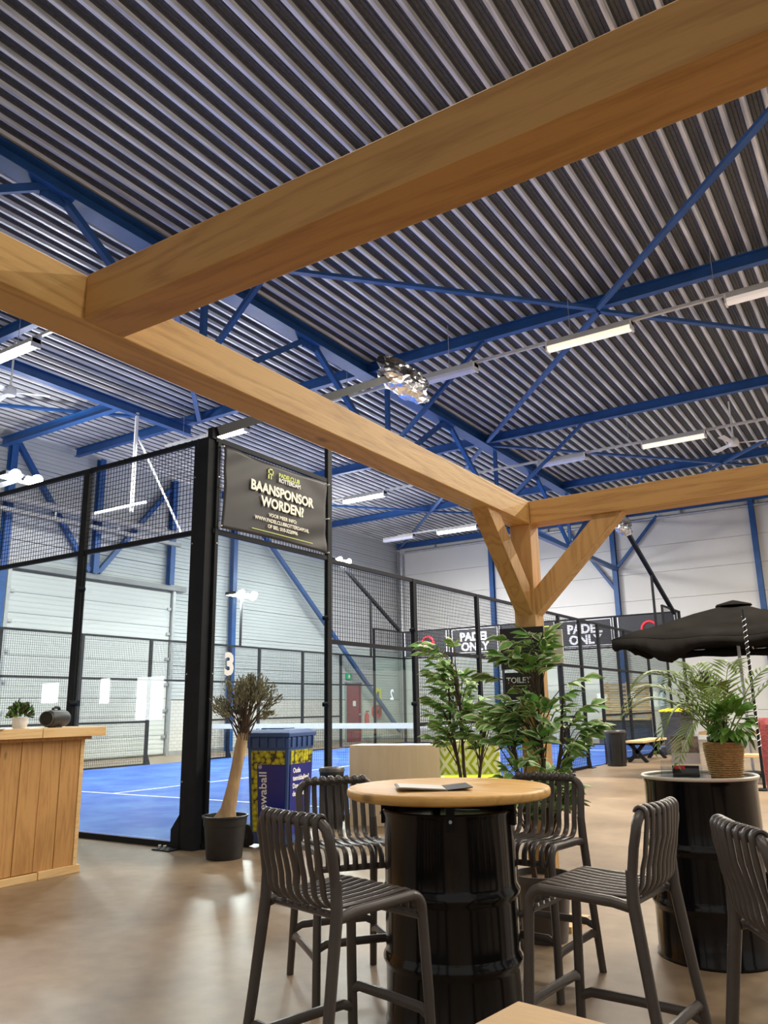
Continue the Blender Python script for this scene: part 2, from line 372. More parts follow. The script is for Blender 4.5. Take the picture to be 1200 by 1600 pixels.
# ------------------------------------------------------------------ the hall: floor, walls, roof
XL, YB, ZR = -13.0, 24.5, 8.42
XR, YF = 15.0, -12.0
tag(G().box((XL-0.2, YF, -0.2), (XR, YB+0.2, 0)).obj('floor', M['concrete']), 'polished tan concrete floor of the hall', None, None, 'structure')

# roof: trapezoidal steel deck in sheets, ribs along Y
ceil = thing('ceiling', (XL, YF, ZR), 'ribbed galvanised steel roof deck', None, None, 'structure')
PITCHR, RIBS = 0.25, 4
g = G(); x = 0.0
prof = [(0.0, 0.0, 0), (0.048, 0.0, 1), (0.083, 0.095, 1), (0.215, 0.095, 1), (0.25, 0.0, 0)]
pts = []; mats_ = []
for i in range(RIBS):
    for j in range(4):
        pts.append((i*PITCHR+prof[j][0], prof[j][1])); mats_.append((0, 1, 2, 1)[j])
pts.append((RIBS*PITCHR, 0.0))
# two shallow stiffening grooves in every wide flange
fine = []; fm = []
for k in range(len(pts)-1):
    a, b = pts[k], pts[k+1]
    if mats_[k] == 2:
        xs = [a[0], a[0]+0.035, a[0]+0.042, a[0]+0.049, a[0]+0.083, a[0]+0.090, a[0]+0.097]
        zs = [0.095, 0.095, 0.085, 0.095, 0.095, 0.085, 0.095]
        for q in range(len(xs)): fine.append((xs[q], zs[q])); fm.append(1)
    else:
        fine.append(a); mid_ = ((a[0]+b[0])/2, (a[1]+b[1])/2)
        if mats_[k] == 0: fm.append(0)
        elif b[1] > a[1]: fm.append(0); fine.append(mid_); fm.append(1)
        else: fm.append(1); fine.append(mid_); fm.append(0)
fine.append(pts[-1])
LEN = YB+0.1-YF
ny = 1
for (px_, pz_) in fine:
    g.v.append((px_, 0, pz_)); g.v.append((px_, LEN, pz_))
for k in range(len(fine)-1):
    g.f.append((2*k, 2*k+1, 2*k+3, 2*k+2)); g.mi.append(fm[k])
OFF_save = OFF.pop(ceil.name)
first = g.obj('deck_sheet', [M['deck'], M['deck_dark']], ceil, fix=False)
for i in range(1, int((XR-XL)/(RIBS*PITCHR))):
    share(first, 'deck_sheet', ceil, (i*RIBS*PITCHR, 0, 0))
OFF[ceil.name] = OFF_save
# weather skin above the deck keeps the outside light out
G().box((XL-0.2, YF, ZR+0.14), (XR, YB+0.2, ZR+0.3)).obj('roof_insulation', M['trim_dark'], ceil)

# back wall (Y = YB): horizontal sandwich panels
wb = thing('wall_back', (0, YB, 0), 'pale horizontal sandwich panel wall at the far end of the hall', None, None, 'structure')
G().box((XL, YB+0.05, 0), (XR, YB+0.15, ZR+0.1)).obj('wall_core', M['trim_dark'], wb)
z = 0.0
while z < ZR:
    h = min(1.0, ZR+0.08-z)
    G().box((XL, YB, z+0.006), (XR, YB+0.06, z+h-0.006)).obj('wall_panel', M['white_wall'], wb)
    z += 1.0
# left wall (X = XL): brick plinth and micro-ribbed panels, with an opening for the big door
DY0, DY1, DZ = 5.95, 11.25, 4.8
wl = thing('wall_left', (XL, 0, 0), 'long side wall of pale panels above white brick', None, None, 'structure')
G().box((XL-0.15, YF, 0), (XL-0.06, YB, ZR+0.1)).obj('wall_core', M['trim_dark'], wl)
for (a, b) in ((YF, DY0-0.12), (DY1+0.12, YB)):
    G().box((XL-0.08, a, 0), (XL+0.02, b, 1.58)).obj('brick_plinth', M['brick'], wl)
def ribbed(a, b, z0, z1):
    g = G(); n = max(2, int((z1-z0)/0.1)); st = (z1-z0)/n
    for i in range(n):
        za = z0+i*st
        g.box((XL-0.07, a, za+0.004), (XL+(0.0 if i % 2 else 0.008), b, za+st-0.004))
    return g
z = 1.60
while z < ZR:
    h = min(1.0, ZR+0.08-z)
    for (a, b) in ((YF, DY0-0.12), (DY1+0.12, YB)):
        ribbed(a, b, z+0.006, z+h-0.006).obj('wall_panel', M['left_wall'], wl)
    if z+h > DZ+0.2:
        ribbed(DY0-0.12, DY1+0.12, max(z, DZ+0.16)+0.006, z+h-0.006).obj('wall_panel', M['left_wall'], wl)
    z += 1.0
# wall behind the bar, left of the photographer, with three bright daylight windows
WY = -6.0
wf = thing('wall_front', (-9.5, WY, 0), 'pale wall behind the bar with three daylight windows', None, None, 'structure')
WINS = [(-11.45, -10.75, 1.46, 1.97), (-9.35, -8.95, 1.42, 2.02), (-8.15, -7.25, 1.06, 2.0)]
xs_ = [XL]+[v for a, b, c, d in WINS for v in (a, b)]+[-5.0]
for i in range(0, len(xs_), 2): G().box((xs_[i], WY-0.1, 0), (xs_[i+1], WY, 3.2)).obj('wall_pier', M['white_wall'], wf)
for i, (a, b, c, d) in enumerate(WINS):
    G().box((a, WY-0.1, 0), (b, WY, c)).obj('wall_sill_block', M['white_wall'], wf); G().box((a, WY-0.1, d), (b, WY, 3.2)).obj('wall_lintel', M['white_wall'], wf)
    wn = thing('window_%d' % (i+1), (a, WY, c), 'bright daylight window behind the bar', None, None, 'structure')
    G().box((a+0.03, WY-0.06, c+0.03), (b-0.03, WY-0.05, d-0.03)).obj('window_pane', M['daylight'], wn)
    G().bar((a, WY-0.04, c+0.015), (b, WY-0.04, c+0.015), 0.03, 0.03).bar((a, WY-0.04, d-0.015), (b, WY-0.04, d-0.015), 0.03, 0.03).bar((a+0.015, WY-0.04, c), (a+0.015, WY-0.04, d), 0.03, 0.03).bar((b-0.015, WY-0.04, c), (b-0.015, WY-0.04, d), 0.03, 0.03).obj('window_frame', M['trim_dark'], wn)
# overhead sectional door
d1 = thing('door_1', (XL, (DY0+DY1)/2, 0), 'pale overhead sectional door in the side wall', None, None, 'structure')
nS = 9
for i in range(nS):
    z0 = 0.05+i*(DZ-0.05)/nS; z1 = 0.05+(i+1)*(DZ-0.05)/nS
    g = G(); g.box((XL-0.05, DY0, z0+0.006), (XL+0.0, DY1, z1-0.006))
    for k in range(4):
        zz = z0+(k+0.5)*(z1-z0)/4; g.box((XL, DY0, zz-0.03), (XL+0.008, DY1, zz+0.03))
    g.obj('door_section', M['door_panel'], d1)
for y in (DY0-0.08, DY1+0.08):
    G().box((XL-0.02, y-0.05, 0), (XL+0.10, y+0.05, DZ+0.1)).obj('door_track', M['grey_metal'], d1)
for i in range(6):
    for y in (DY0+0.06, DY1-0.06):
        G().box((XL+0.008, y-0.06, 0.5+i*0.75), (XL+0.06, y+0.06, 0.58+i*0.75)).obj('door_roller', M['grey_metal'], d1)
tag(G().box((XL-0.02, DY0-0.5, DZ+0.06), (XL+0.16, DY1+0.5, DZ+0.2)).obj('trim_1', M['trim_dark']), 'dark lintel beam above the overhead door', None, None, 'structure')
# red personnel door
d2 = thing('door_2', (XL, 20.9, 0), 'dark red fire door in the white brick plinth', None, None, 'structure')
G().box((XL+0.02, 20.42, 0), (XL+0.06, 21.40, 2.2)).obj('door_leaf', M['red_paint'], d2)
G().bar((XL+0.05, 20.38, 0), (XL+0.05, 20.38, 2.25), 0.06, 0.06).bar((XL+0.05, 21.44, 0), (XL+0.05, 21.44, 2.25), 0.06, 0.06).bar((XL+0.05, 20.35, 2.25), (XL+0.05, 21.47, 2.25), 0.06, 0.06).obj('door_frame', M['trim_dark'], d2)
G().box((XL+0.06, 20.85, 1.35), (XL+0.065, 21.05, 1.55)).obj('door_notice', M['white'], d2)
G().box((XL+0.06, 21.25, 1.0), (XL+0.10, 21.37, 1.06)).obj('door_handle', M['grey_metal'], d2)
tag(G().box((XL+0.02, -11.9, 0), (XL+0.04, DY0-0.2, 0.12)).box((XL+0.02, DY1+0.2, 0), (XL+0.04, YB, 0.12)).obj('baseboard_left', M['trim_dark']), 'dark strip along the foot of the side wall', None, None, 'structure')

# ------------------------------------------------------------------ blue steelwork
B = M['steel_blue']
PUR = [2.15, 7.5, 13.2, 18.9, 24.3]
ZP = ZR-0.12
names_p = {2.15: 'first blue roof purlin, above the pergola crossbeam', 7.5: 'blue roof purlin carrying the nearest row of tube lamps',
           13.2: 'blue roof purlin above the second row of tube lamps', 18.9: 'third blue roof purlin, near the far wall', 24.3: 'blue eaves purlin running along the far wall top'}
for y in PUR:
    t = thing('roof_purlin', (0, y, ZP), names_p[y], 'purlin', 'blue roof purlins')
    G().bar((XL+0.1, y, ZP+0.105), (XR, y, ZP+0.105), 0.14, 0.014).obj('top_flange', B, t)
    G().bar((XL+0.1, y, ZP), (XR, y, ZP), 0.02, 0.20).obj('web', B, t)
    G().bar((XL+0.1, y, ZP-0.105), (XR, y, ZP-0.105), 0.14, 0.014).obj('bottom_flange', B, t)
# main truss along X = XT
XT, ZT, ZB_ = -3.1, ZR-0.32, 6.26
t = thing('roof_truss', (XT, 6, ZB_), 'long blue lattice roof truss crossing above the court', 'truss')
for dz, nm in ((0.12, 'top_flange'), (-0.12, 'bottom_flange')):
    G().bar((XT, YF, ZT+0.14+dz), (XT, YB-0.1, ZT+0.14+dz), 0.30, 0.02).obj('chord_'+nm, B, t)
G().bar((XT, YF, ZT+0.14), (XT, YB-0.1, ZT+0.14), 0.03, 0.22).obj('chord_web', B, t)
G().bar((XT, YF, ZB_), (XT, YB-0.1, ZB_), 0.16, 0.14).obj('bottom_chord', B, t)
tops = [-11.4, -5.75, -0.1, 5.5, 11.05, 16.65, 22.3]; bots = [-8.6, -2.95, 2.75, 8.3, 13.85, 19.45]
for y in bots:
    G().bar((XT, y, ZB_), (XT, y, ZT), 0.09, 0.09, (0, 1, 0)).obj('vertical_strut', B, t)
for i, y in enumerate(tops):
    for yb in bots:
        if 2 < abs(yb-y) < 3.2:
            G().bar((XT, y+0.12*(1 if yb > y else -1), ZT+0.05), (XT, yb, ZB_+0.05), 0.10, 0.10, (1, 0, 0)).obj('diagonal_strut', B, t)
    G().box((XT-0.02, y-0.18, ZT-0.12), (XT+0.02, y+0.18, ZT+0.05)).obj('gusset_plate', B, t)
G().bar((XT, 19.45, ZB_+0.05), (XT, 24.3, ZT), 0.10, 0.10, (1, 0, 0)).obj('diagonal_strut', B, t)
for i, y in enumerate(PUR[:4]):
    for sx, nm in ((2.75, 'court-entrance side'), (-2.75, 'far court side')):
        G().bar((XT, y+0.4, ZB_+0.05), (XT+sx, y, ZP-0.11), 0.075, 0.075, (0, 1, 0)).obj('knee_brace', B, t)
# diagonal wind bracing under the deck
def wind(a, b, label):
    o = G().bar((*a, ZP-0.13), (*b, ZP-0.13), 0.10, 0.06).obj('wind_brace', B)
    tag(o, label, 'brace', 'blue wind braces under the roof deck')
wind((1.95, 7.45), (XT, 1.85), 'blue wind brace running left from the purlin node towards the crossbeam')
wind((1.95, 7.45), (7.1, 1.85), 'blue wind brace rising to the upper right picture edge')
wind((1.95, 7.55), (7.1, 13.2), 'blue wind brace running right beneath the nearest tube lamp row')
wind((1.95, 7.55), (XT, 13.2), 'blue wind brace dropping behind the warm lit tube lamp')
wind((1.95, 18.9), (XT, 13.2), 'blue wind brace between second and third purlin left of the node')
wind((1.95, 18.9), (7.1, 13.2), 'blue wind brace between second and third purlin right of the node')
wind((1.95, 18.9), (XT, 24.3), 'blue wind brace from third purlin down to the truss end')
wind((1.95, 18.9), (7.1, 24.3), 'blue wind brace from third purlin to the right wall corner')
wind((-8.05, 7.45), (XT, 1.85), 'blue wind brace right of the far court node, under the beam joint')
wind((-8.05, 7.45), (XL+0.2, 1.85), 'blue wind brace from the far court node to the side wall')
wind((-8.05, 18.9), (XT, 13.2), 'blue wind brace from the deep court node towards the truss')
wind((-8.05, 18.9), (XL+0.2, 13.2), 'blue wind brace running left above the sponsor banner')
wind((-8.05, 18.9), (XL+0.2, 24.3), 'blue wind brace dropping to the far left hall corner')
wind((-8.05, 18.9), (XT, 24.3), 'blue wind brace from the deep court node to the truss end')
# side bay beams on the left
t = thing('bay_beam', (-8.4, 4, 8.0), 'bright blue bay beam running lengthways at the upper left', 'beam')
G().ibeam((-8.35, YF, 7.98), (-8.35, 7.45, 7.98), 0.16, 0.22).obj('beam_section', B, t)
t = thing('bay_beam', (-10.7, 5.3, 8.0), 'blue cross beam from a wall column to the lengthways bay beam', 'beam')
G().ibeam((XL+0.15, 5.3, 8.0), (-8.35, 5.3, 8.0), 0.16, 0.22).obj('beam_section', B, t)
# wall columns
def column(x, y, z0, z1, label, along):
    t = thing('wall_column', (x, y, z0), label, 'column', 'blue wall columns')
    if along == 'y':
        G().box((x-0.09, y-0.09, z0), (x-0.075, y+0.09, z1)).box((x+0.075, y-0.09, z0), (x+0.09, y+0.09, z1)).obj('column_flange', B, t)
        G().box((x-0.075, y-0.01, z0), (x+0.075, y+0.01, z1)).obj('column_web', B, t)
    else:
        G().box((x-0.09, y-0.09, z0), (x+0.09, y-0.075, z1)).box((x-0.09, y+0.075, z0), (x+0.09, y+0.09, z1)).obj('column_flange', B, t)
        G().box((x-0.01, y-0.075, z0), (x+0.01, y+0.075, z1)).obj('column_web', B, t)
    return t
for y, z0, lab in ((5.6, 0, 'blue wall column left of the overhead door'), (8.3, DZ+0.2, 'short blue column standing on the door lintel'),
                   (11.05, DZ+0.2, 'short blue column above the right end of the overhead door'), (13.8, 0, 'tall blue wall column seen behind the white numeral')):
    column(XL+0.17, y, z0, ZP, lab, 'y')
for x, lab in ((-8.3, 'blue far wall column left of the pergola post'), (-3.15, 'blue far wall column carrying the truss end'), (1.85, 'blue far wall column above the parasol'), (6.9, 'blue far wall column beyond the right picture edge')):
    if x < 6: column(x, YB-0.13, 0, ZP, lab, 'x')
def wbrace(p, q, label, w_=0.13):
    tag(G().bar(p, q, w_, w_, (1, 0, 0)).obj('wall_brace', B), label, 'brace', 'blue wall bracing')
wbrace((XL+0.33, 14.0, 8.1), (XL+0.33, 23.9, 0.3), 'long blue diagonal brace falling across the side wall behind the glass')
wbrace((XL+0.13, 5.75, 8.1), (XL+0.13, 8.15, DZ+0.25), 'blue diagonal above the overhead door, falling to the right')
wbrace((XL+0.13, 10.9, 8.0), (XL+0.13, 8.45, DZ+0.25), 'blue diagonal above the overhead door, falling to the left')
wbrace((-3.15, YB-0.14, 6.2), (-1.4, YB-0.14, 8.1), 'blue diagonal on the far wall right of the truss column', 0.10)
wbrace((-3.15, YB-0.14, 5.4), (-4.9, YB-0.14, 8.0), 'blue diagonal on the far wall left of the truss column', 0.10)
# corner downpipe and pipe along the far wall top
t = thing('downpipe', (XL+0.3, YB-0.15, 0), 'grey downpipe in the far left hall corner', 'pipe')
G().cyl((XL+0.30, YB-0.16, 0), (XL+0.30, YB-0.16, 7.9), 0.10, 14).obj('pipe', M['grey_metal'], t, True)
G().cyl((XL+0.12, YB-0.12, 0), (XL+0.12, YB-0.12, 8.1), 0.05, 10).obj('thin_pipe', M['trim_dark'], t, True)
t = thing('wall_pipe', (0, YB-0.1, 8.0), 'grey pipe run along the top of the far wall', 'pipe')
G().cyl((XL+0.5, YB-0.12, 8.02), (XR, YB-0.12, 8.02), 0.055, 10).obj('pipe', M['grey_metal'], t, True)
for i in range(9): G().box((XL+2+i*2.6, YB-0.14, 8.02), (XL+2.06+i*2.6, YB-0.02, 8.25)).obj('pipe_hanger', M['grey_metal'], t)
# radiant tube heater by the side wall
t = thing('tube_heater', (-12.3, 8, 6.2), 'dark radiant tube heater slung along the side wall', 'heater')
G().cyl((-12.3, 4.2, 6.45), (-12.3, 10.7, 6.45), 0.11, 12).obj('heater_tube', M['trim_dark'], t, True)
G().bar((-12.3, 4.2, 6.15), (-12.3, 10.9, 6.15), 0.12, 0.10).obj('support_rail', M['trim_dark'], t)
for y in (4.6, 6.6, 8.6, 10.3): G().bar((-12.3, y, 6.15), (-12.3, y, 6.6), 0.05, 0.03).obj('hanger', M['grey_metal'], t)
for y in (4.6, 10.3): G().bar((-12.9, y, 6.3), (-12.3, y, 6.3), 0.05, 0.05).obj('wall_bracket', M['grey_metal'], t)
# hanging white pipe frame at the left
t = thing('hanging_frame', (-8.4, 6.9, 6.0), 'thin white hanging pipe frame with crossbar, left of the tall corner post', 'frame')
G().cyl((-8.35, 5.8, 5.6), (-8.35, 5.8, 7.95), 0.045, 8).obj('drop_pipe', M['white'], t, True)
G().cyl((-8.35, 5.85, 7.4), (-8.35, 7.35, 5.3), 0.025, 8).obj('stay', M['white'], t, True)
G().cyl((-9.6, 5.8, 5.75), (-7.9, 5.8, 5.75), 0.04, 8).obj('crossbar', M['white'], t, True)

# ------------------------------------------------------------------ padel court
CB = M['black_steel']
ct = thing('court_turf', (-5, 10, 0), 'blue artificial turf of the padel court with white lines', 'turf')
G().box((-9.98, 0.03, 0.0), (-0.03, 19.97, 0.018)).obj('turf_carpet', M['turf'], ct)
for nm, a, b in (('service_line', (-9.97, 3.02), (-0.04, 3.07)), ('service_line', (-9.97, 16.93), (-0.04, 16.98)), ('centre_line', (-5.025, 3.07), (-4.975, 16.93))):
    G().box((a[0], a[1], 0.018), (b[0], b[1], 0.022)).obj(nm, M['line'], ct)
def wires(o, u, L, z0, z1, pu=0.05, pz=0.05, r=0.0022):
    """welded wire mesh in the vertical plane through o along unit u"""
    g = G(); o = Vector(o); u = Vector(u); n_ = Vector((-u.y, u.x, 0))
    nx = int(L/pu); nz = int((z1-z0)/pz)
    for i in range(1, nx):
        p = o+u*(i*L/nx); g.bar((p.x, p.y, z0), (p.x, p.y, z1), r*2, r*2, n_)
    for k in range(1, nz):
        z = z0+k*(z1-z0)/nz; q = o+u*L; g.bar((o.x, o.y, z), (q.x, q.y, z), r*2, r*2)
    return g
def fence(name_lab, o, u, posts, bays, loc, pw=0.08):
    """posts: list of (s, height); bays: list of (s0, s1, [(z0,z1,'glass'|'mesh')], rails)"""
    t = thing('court_fence', loc, name_lab, 'fence')
    o = Vector(o); u = Vector(u); n_ = Vector((-u.y, u.x, 0))
    for s, h in posts:
        p = o+u*s; po = G().bar((p.x, p.y, 0), (p.x, p.y, h), pw, 0.055, n_).obj('post', CB, t)
        G().box((p.x-0.11, p.y-0.11, 0), (p.x+0.11, p.y+0.11, 0.012)).obj('foot_plate', CB, po)
    for s0, s1, fills, rails in bays:
        a = o+u*(s0+pw/2); b = o+u*(s1-pw/2); L = (b-a).length
        for z in rails: G().bar((a.x, a.y, z), (b.x, b.y, z), 0.04, 0.05).obj('rail', CB, t)
        for z0, z1, k in fills:
            if k == 'glass':
                G().bar((a.x, a.y, (z0+z1)/2), (b.x, b.y, (z0+z1)/2), 0.012, z1-z0-0.02).obj('glass_pane', M['glass'], t)
            else:
                wires(a, u, L, z0, z1).obj('wire_mesh', CB, t, fix=False, kind='stuff')
    return t
# near end (Y = 0), runs to -X
ps = [(i*2.0, 4.02) for i in range(1, 6)]
bs = [(i*2.0, (i+1)*2.0, [(0.06, 3.0, 'glass'), (3.05, 4.0, 'mesh')], [0.03, 3.025, 4.0]) for i in range(5)]
f1 = fence('tall black glass end fence of the court behind the bar counter', (0, 0, 0), (-1, 0, 0), ps, bs, (-5, 0, 0), 0.10)
for s in (2, 4):
    for z in (2.6, 1.35): G().cyl((-s+0.07, -0.09, z), (-s+0.07, 0.0, z), 0.03, 10).obj('glass_clamp', CB, f1, True)
# near side (X = 0), runs to +Y
def sidefence(x, lab, mirror=False):
    ps = [(2, 4.45 if x == 0 else 4.02), (4, 3.02), (6, 3.02), (8, 3.02), (9.6, 3.02), (10.8, 3.02), (12, 3.02), (14, 3.02), (16, 3.02), (18, 4.02)]
    bs = [(0, 2, [(0.06, 3.0, 'glass'), (3.05, 4.0, 'mesh')], [0.03, 3.025, 4.0]),
          (2, 4, [(0.06, 2.0, 'glass'), (2.05, 3.0, 'mesh')], [0.03, 2.025, 3.0])]
    for a, b in ((4, 6), (6, 8), (9.6, 10.8), (12, 14), (14, 16)):
        bs.append((a, b, [(0.06, 3.0, 'mesh')], [0.03, 1.02, 2.02, 3.0]))
    for a, b in ((8, 9.6), (10.8, 12)):
        bs.append((a, b, [(2.05, 3.0, 'mesh')], [2.02, 3.0]))
    bs += [(16, 18, [(0.06, 2.0, 'glass'), (2.05, 3.0, 'mesh')], [0.03, 2.025, 3.0]), (18, 20, [(0.06, 3.0, 'glass'), (3.05, 4.0, 'mesh')], [0.03, 3.025, 4.0])]
    t = fence(lab, (x, 0, 0), (0, 1, 0), ps, bs, (x, 10, 0), 0.08)
    for y in (2, 4):
        for z in (2.3, 1.3): G().cyl((x+0.06, y-0.05, z), (x-0.03, y-0.05, z), 0.028, 10).obj('glass_clamp', CB, t, True)
    for y in (8, 9.6, 10.8, 12):
        G().add([(x-0.01, y, 0), (x-0.01, y+0.16, 0), (x-0.01, y+0.05, 0.28), (x-0.01, y, 0.28), (x+0.01, y, 0), (x+0.01, y+0.16, 0), (x+0.01, y+0.05, 0.28), (x+0.01, y, 0.28)],
                [(0, 1, 2, 3), (4, 7, 6, 5), (0, 4, 5, 1), (1, 5, 6, 2), (2, 6, 7, 3)]).obj('foot_gusset', CB, t)
    return t
f2 = sidefence(0.0, 'black side fence of the court facing the lounge')
f3 = sidefence(-10.0, 'black side fence on the far long side of the court')
ps = [(i*2.0, 4.02) for i in range(6)]
bs = [(i*2.0, (i+1)*2.0, [(0.06, 3.0, 'glass'), (3.05, 4.0, 'mesh')], [0.03, 3.025, 4.0]) for i in range(5)]
f4 = fence('black end fence of the court at its far end, carrying sponsor panels', (0, 20, 0), (-1, 0, 0), ps, bs, (-5, 20, 0))
# big corner post, its gussets and foot
cp = thing('corner_post', (-0.06, 0, 0), 'wide black corner post of the court, tallest upright by the olive tree', 'post')
G().box((-0.155, -0.055, 0), (0.0, 0.055, 4.0)).obj('post_tube', CB, cp, bevel=0.004)
G().box((-0.21, -0.045, 0), (-0.157, 0.03, 3.98)).obj('glass_frame', CB, cp)
G().box((-0.045, 0.057, 0), (0.03, 0.10, 3.98)).obj('side_frame', CB, cp)
G().box((-0.05, -0.02, 4.0), (0.02, 0.05, 4.12)).obj('arm_bracket', CB, cp)
for sgn in (-1, 1):
    if sgn < 0: V = [(-0.20, -0.05, 0), (-0.31, -0.05, 0), (-0.31, -0.05, 0.17), (-0.20, -0.05, 0.31)]; dn = Vector((0, 0.02, 0))
    else: V = [(0.0, 0.10, 0), (0.0, 0.27, 0), (0.0, 0.27, 0.17), (0.0, 0.10, 0.31)]; dn = Vector((-0.02, 0, 0))
    V2 = [Vector(v)+dn for v in V]
    G().add(V+V2, [(0, 1, 2, 3), (7, 6, 5, 4), (0, 4, 5, 1), (1, 5, 6, 2), (2, 6, 7, 3)]).obj('foot_gusset', CB, cp)
G().box((-0.40, -0.19, 0), (-0.17, -0.05, 0.012)).obj('base_plate', CB, cp)
for x in (-0.36, -0.29): G().cyl((x, -0.13, 0.012), (x, -0.13, 0.04), 0.016, 8).obj('anchor_bolt', M['grey_metal'], cp)
for z in (0.6, 1.6, 2.9, 3.6):
    G().cyl((-0.185, -0.047, z), (-0.185, -0.052, z), 0.007, 8).obj('screw', M['grey_metal'], cp)
    G().cyl((0.031, 0.08, z), (0.036, 0.08, z), 0.007, 8).obj('screw', M['grey_metal'], cp)
# net
nt_ = thing('court_net', (-5, 10, 0), 'black court net with white tape across the middle of the court', 'net')
G().box((-9.95, 9.97, 0.80), (-0.05, 10.03, 0.92)).obj('net_tape', M['white'], nt_)
wires((-9.95, 10, 0), (1, 0, 0), 9.9, 0.03, 0.82, 0.06, 0.06, 0.0015).obj('netting', CB, nt_, fix=False, kind='stuff')
for x in (-9.9, -0.1): G().cyl((x, 10, 0.018), (x, 10, 1.0), 0.04, 10).obj('net_post', CB, nt_, True)
# numbers on the glass
o = lettering('court_number', '3', M['print_white'], f2, (0.012, 0.33, 1.60), (0, 1, 0), (0, 0, 1), 0.30, 0.012)
o['label'] = 'large white numeral 3 on the glass'
o = lettering('court_number', '2', M['print_white'], f3, (-9.985, 19.1, 1.55), (0, -1, 0), (0, 0, 1), 0.5, 0.012)
o['label'] = 'white numeral 2 seen from behind'
# sponsor banner on the tall near side bay
bn = thing('sponsor_banner', (0.05, 1, 3.5), 'dark grey sponsor banner with cream lettering tied in the tall fence bay', 'banner')
g = G(); NX, NZ = 40, 24; y0, y1, z0, z1 = 0.105, 1.90, 3.06, 3.95
for k in range(NZ+1):
    for i in range(NX+1):
        u, v = i/NX, k/NZ
        # tension folds running from the tied corners, straight edges pulled in between the ties
        d = 0.022*math.sin(16*(u+0.9*(1-v)))*max(0, 1-1.5*math.hypot(u, 1-v)) + 0.020*math.sin(15*((1-u)*0.7+v*1.2))*max(0, 1-1.7*math.hypot(1-u, v)) + 0.012*math.sin(13*((1-u)+(1-v)))*max(0, 1-2.2*math.hypot(1-u, 1-v))
        pin = 0.03*math.sin(math.pi*v)*(1 if u < 0.5 else -1)*abs(2*u-1)
        piz = -0.02*math.sin(math.pi*u)*(2*v-1)
        g.v.append((0.055+d*0.6, y0+(y1-y0)*u+pin, z0+(z1-z0)*v+piz))
for k in range(NZ):
    for i in range(NX):
        a = k*(NX+1)+i; g.f.append((a, a+1, a+NX+2, a+NX+1)); g.mi.append(0)
bo = g.obj('vinyl_sheet', M['banner'], bn, True, fix=False)
sm = bo.modifiers.new('thick', 'SOLIDIFY'); sm.thickness = 0.003
XB = 0.074
def bt(text, y, z, size, mat, bold=0.0, sp=1.0, nm='lettering'): return lettering(nm, text, mat, bn, (XB, y, z), (0, 1, 0), (0, 0, 1), size, bold, 'CENTER', 0.0015, sp)
bt('PADELCLUB', 1.16, 3.80, 0.072, M['print_lime'], 0.0015, 0.95)
bt('ROTTERDAM', 1.17, 3.745, 0.068, M['print_white'], 0.0015, 0.95)
bt('BAANSPONSOR', 1.06, 3.57, 0.152, M['print_cream'], 0.006)
bt('WORDEN?', 1.06, 3.42, 0.152, M['print_cream'], 0.006)
bt('VOOR MEER INFO:', 1.06, 3.315, 0.058, M['print_cream'], 0.001)
bt('WWW.PADELCLUBROTTERDAM.NL', 1.06, 3.25, 0.058, M['print_cream'], 0.001)
bt('OF BEL: 010-3220996', 1.06, 3.185, 0.058, M['print_cream'], 0.001)
G().box((XB-0.002, 0.55, 3.135), (XB, 1.60, 3.142)).obj('rule_line', M['print_lime'], bn)
g = G()
for a, b in (((0.795, 3.745), (0.815, 3.865)), ((0.795, 3.85), (0.885, 3.865)), ((0.87, 3.80), (0.885, 3.865)), ((0.795, 3.795), (0.885, 3.81)), ((0.84, 3.745), (0.855, 3.80))):
    g.box((XB-0.002, a[0], a[1]), (XB, b[0], b[1]))
g.obj('club_emblem', M['print_lime'], bn)
for y, z in ((0.10, 3.93), (1.92, 3.93), (0.10, 3.5), (1.92, 3.5), (0.10, 3.08), (1.92, 3.08)):
    G().cyl((0.02, y, z), (0.075, y, z), 0.008, 8).obj('cable_tie', M['white'], bn)
# sponsor panels on the far end fence (3 to 4 m up)
def farpanel(x0, x1, label, kind):
    t = thing('advert_banner', ((x0+x1)/2, 19.93, 3.05), label, 'banner', 'sponsor panels on the far end fence')
    G().box((x0+0.06, 19.91, 3.06), (x1-0.06, 19.92, 3.97)).obj('panel_sheet', M['banner_far'], t)
    xm = (x0+x1)/2
    if kind == 'padel':
        lettering('lettering', 'PADEL', M['print_white'], t, (xm, 19.905, 3.53), (1, 0, 0), (0, 0, 1), 0.40, 0.016)
        lettering('lettering', 'ONLY', M['print_white'], t, (xm, 19.905, 3.18), (1, 0, 0), (0, 0, 1), 0.40, 0.016)
        for z in (3.10, 3.93): G().box((x0+0.1, 19.903, z), (x1-0.1, 19.91, z+0.02)).obj('border_line', M['print_white'], t)
        for x in (x0+0.1, x1-0.12): G().box((x, 19.903, 3.10), (x+0.02, 19.91, 3.95)).obj('border_line', M['print_white'], t)
    elif kind == 'red':
        g = G()
        g.tube(arc((xm+0.1, 19.9, 3.52), 0.24, math.radians(-20), math.radians(200), 14, (1, 0, 0), (0, 0, 1)), 0.04, 6)
        g.tube([(xm-0.16, 19.9, 3.35), (xm+0.05, 19.9, 3.50), (xm+0.32, 19.9, 3.52)], 0.04, 6)
        g.obj('red_emblem', M['print_red'], t)
        for x in (x0+0.1, x1-0.14): G().box((x, 19.903, 3.10), (x+0.03, 19.91, 3.95)).obj('border_line', M['print_white'], t)
    else:
        G().box((x1-0.5, 19.903, 3.2), (x1-0.46, 19.91, 3.85)).box((x1-0.5, 19.903, 3.2), (x1-0.2, 19.91, 3.24)).box((x1-0.5, 19.903, 3.81), (x1-0.2, 19.91, 3.85)).obj('yellow_mark', M['print_lime'], t)
farpanel(-10, -8, 'far sponsor panel with a red emblem, above the left ficus', 'red')
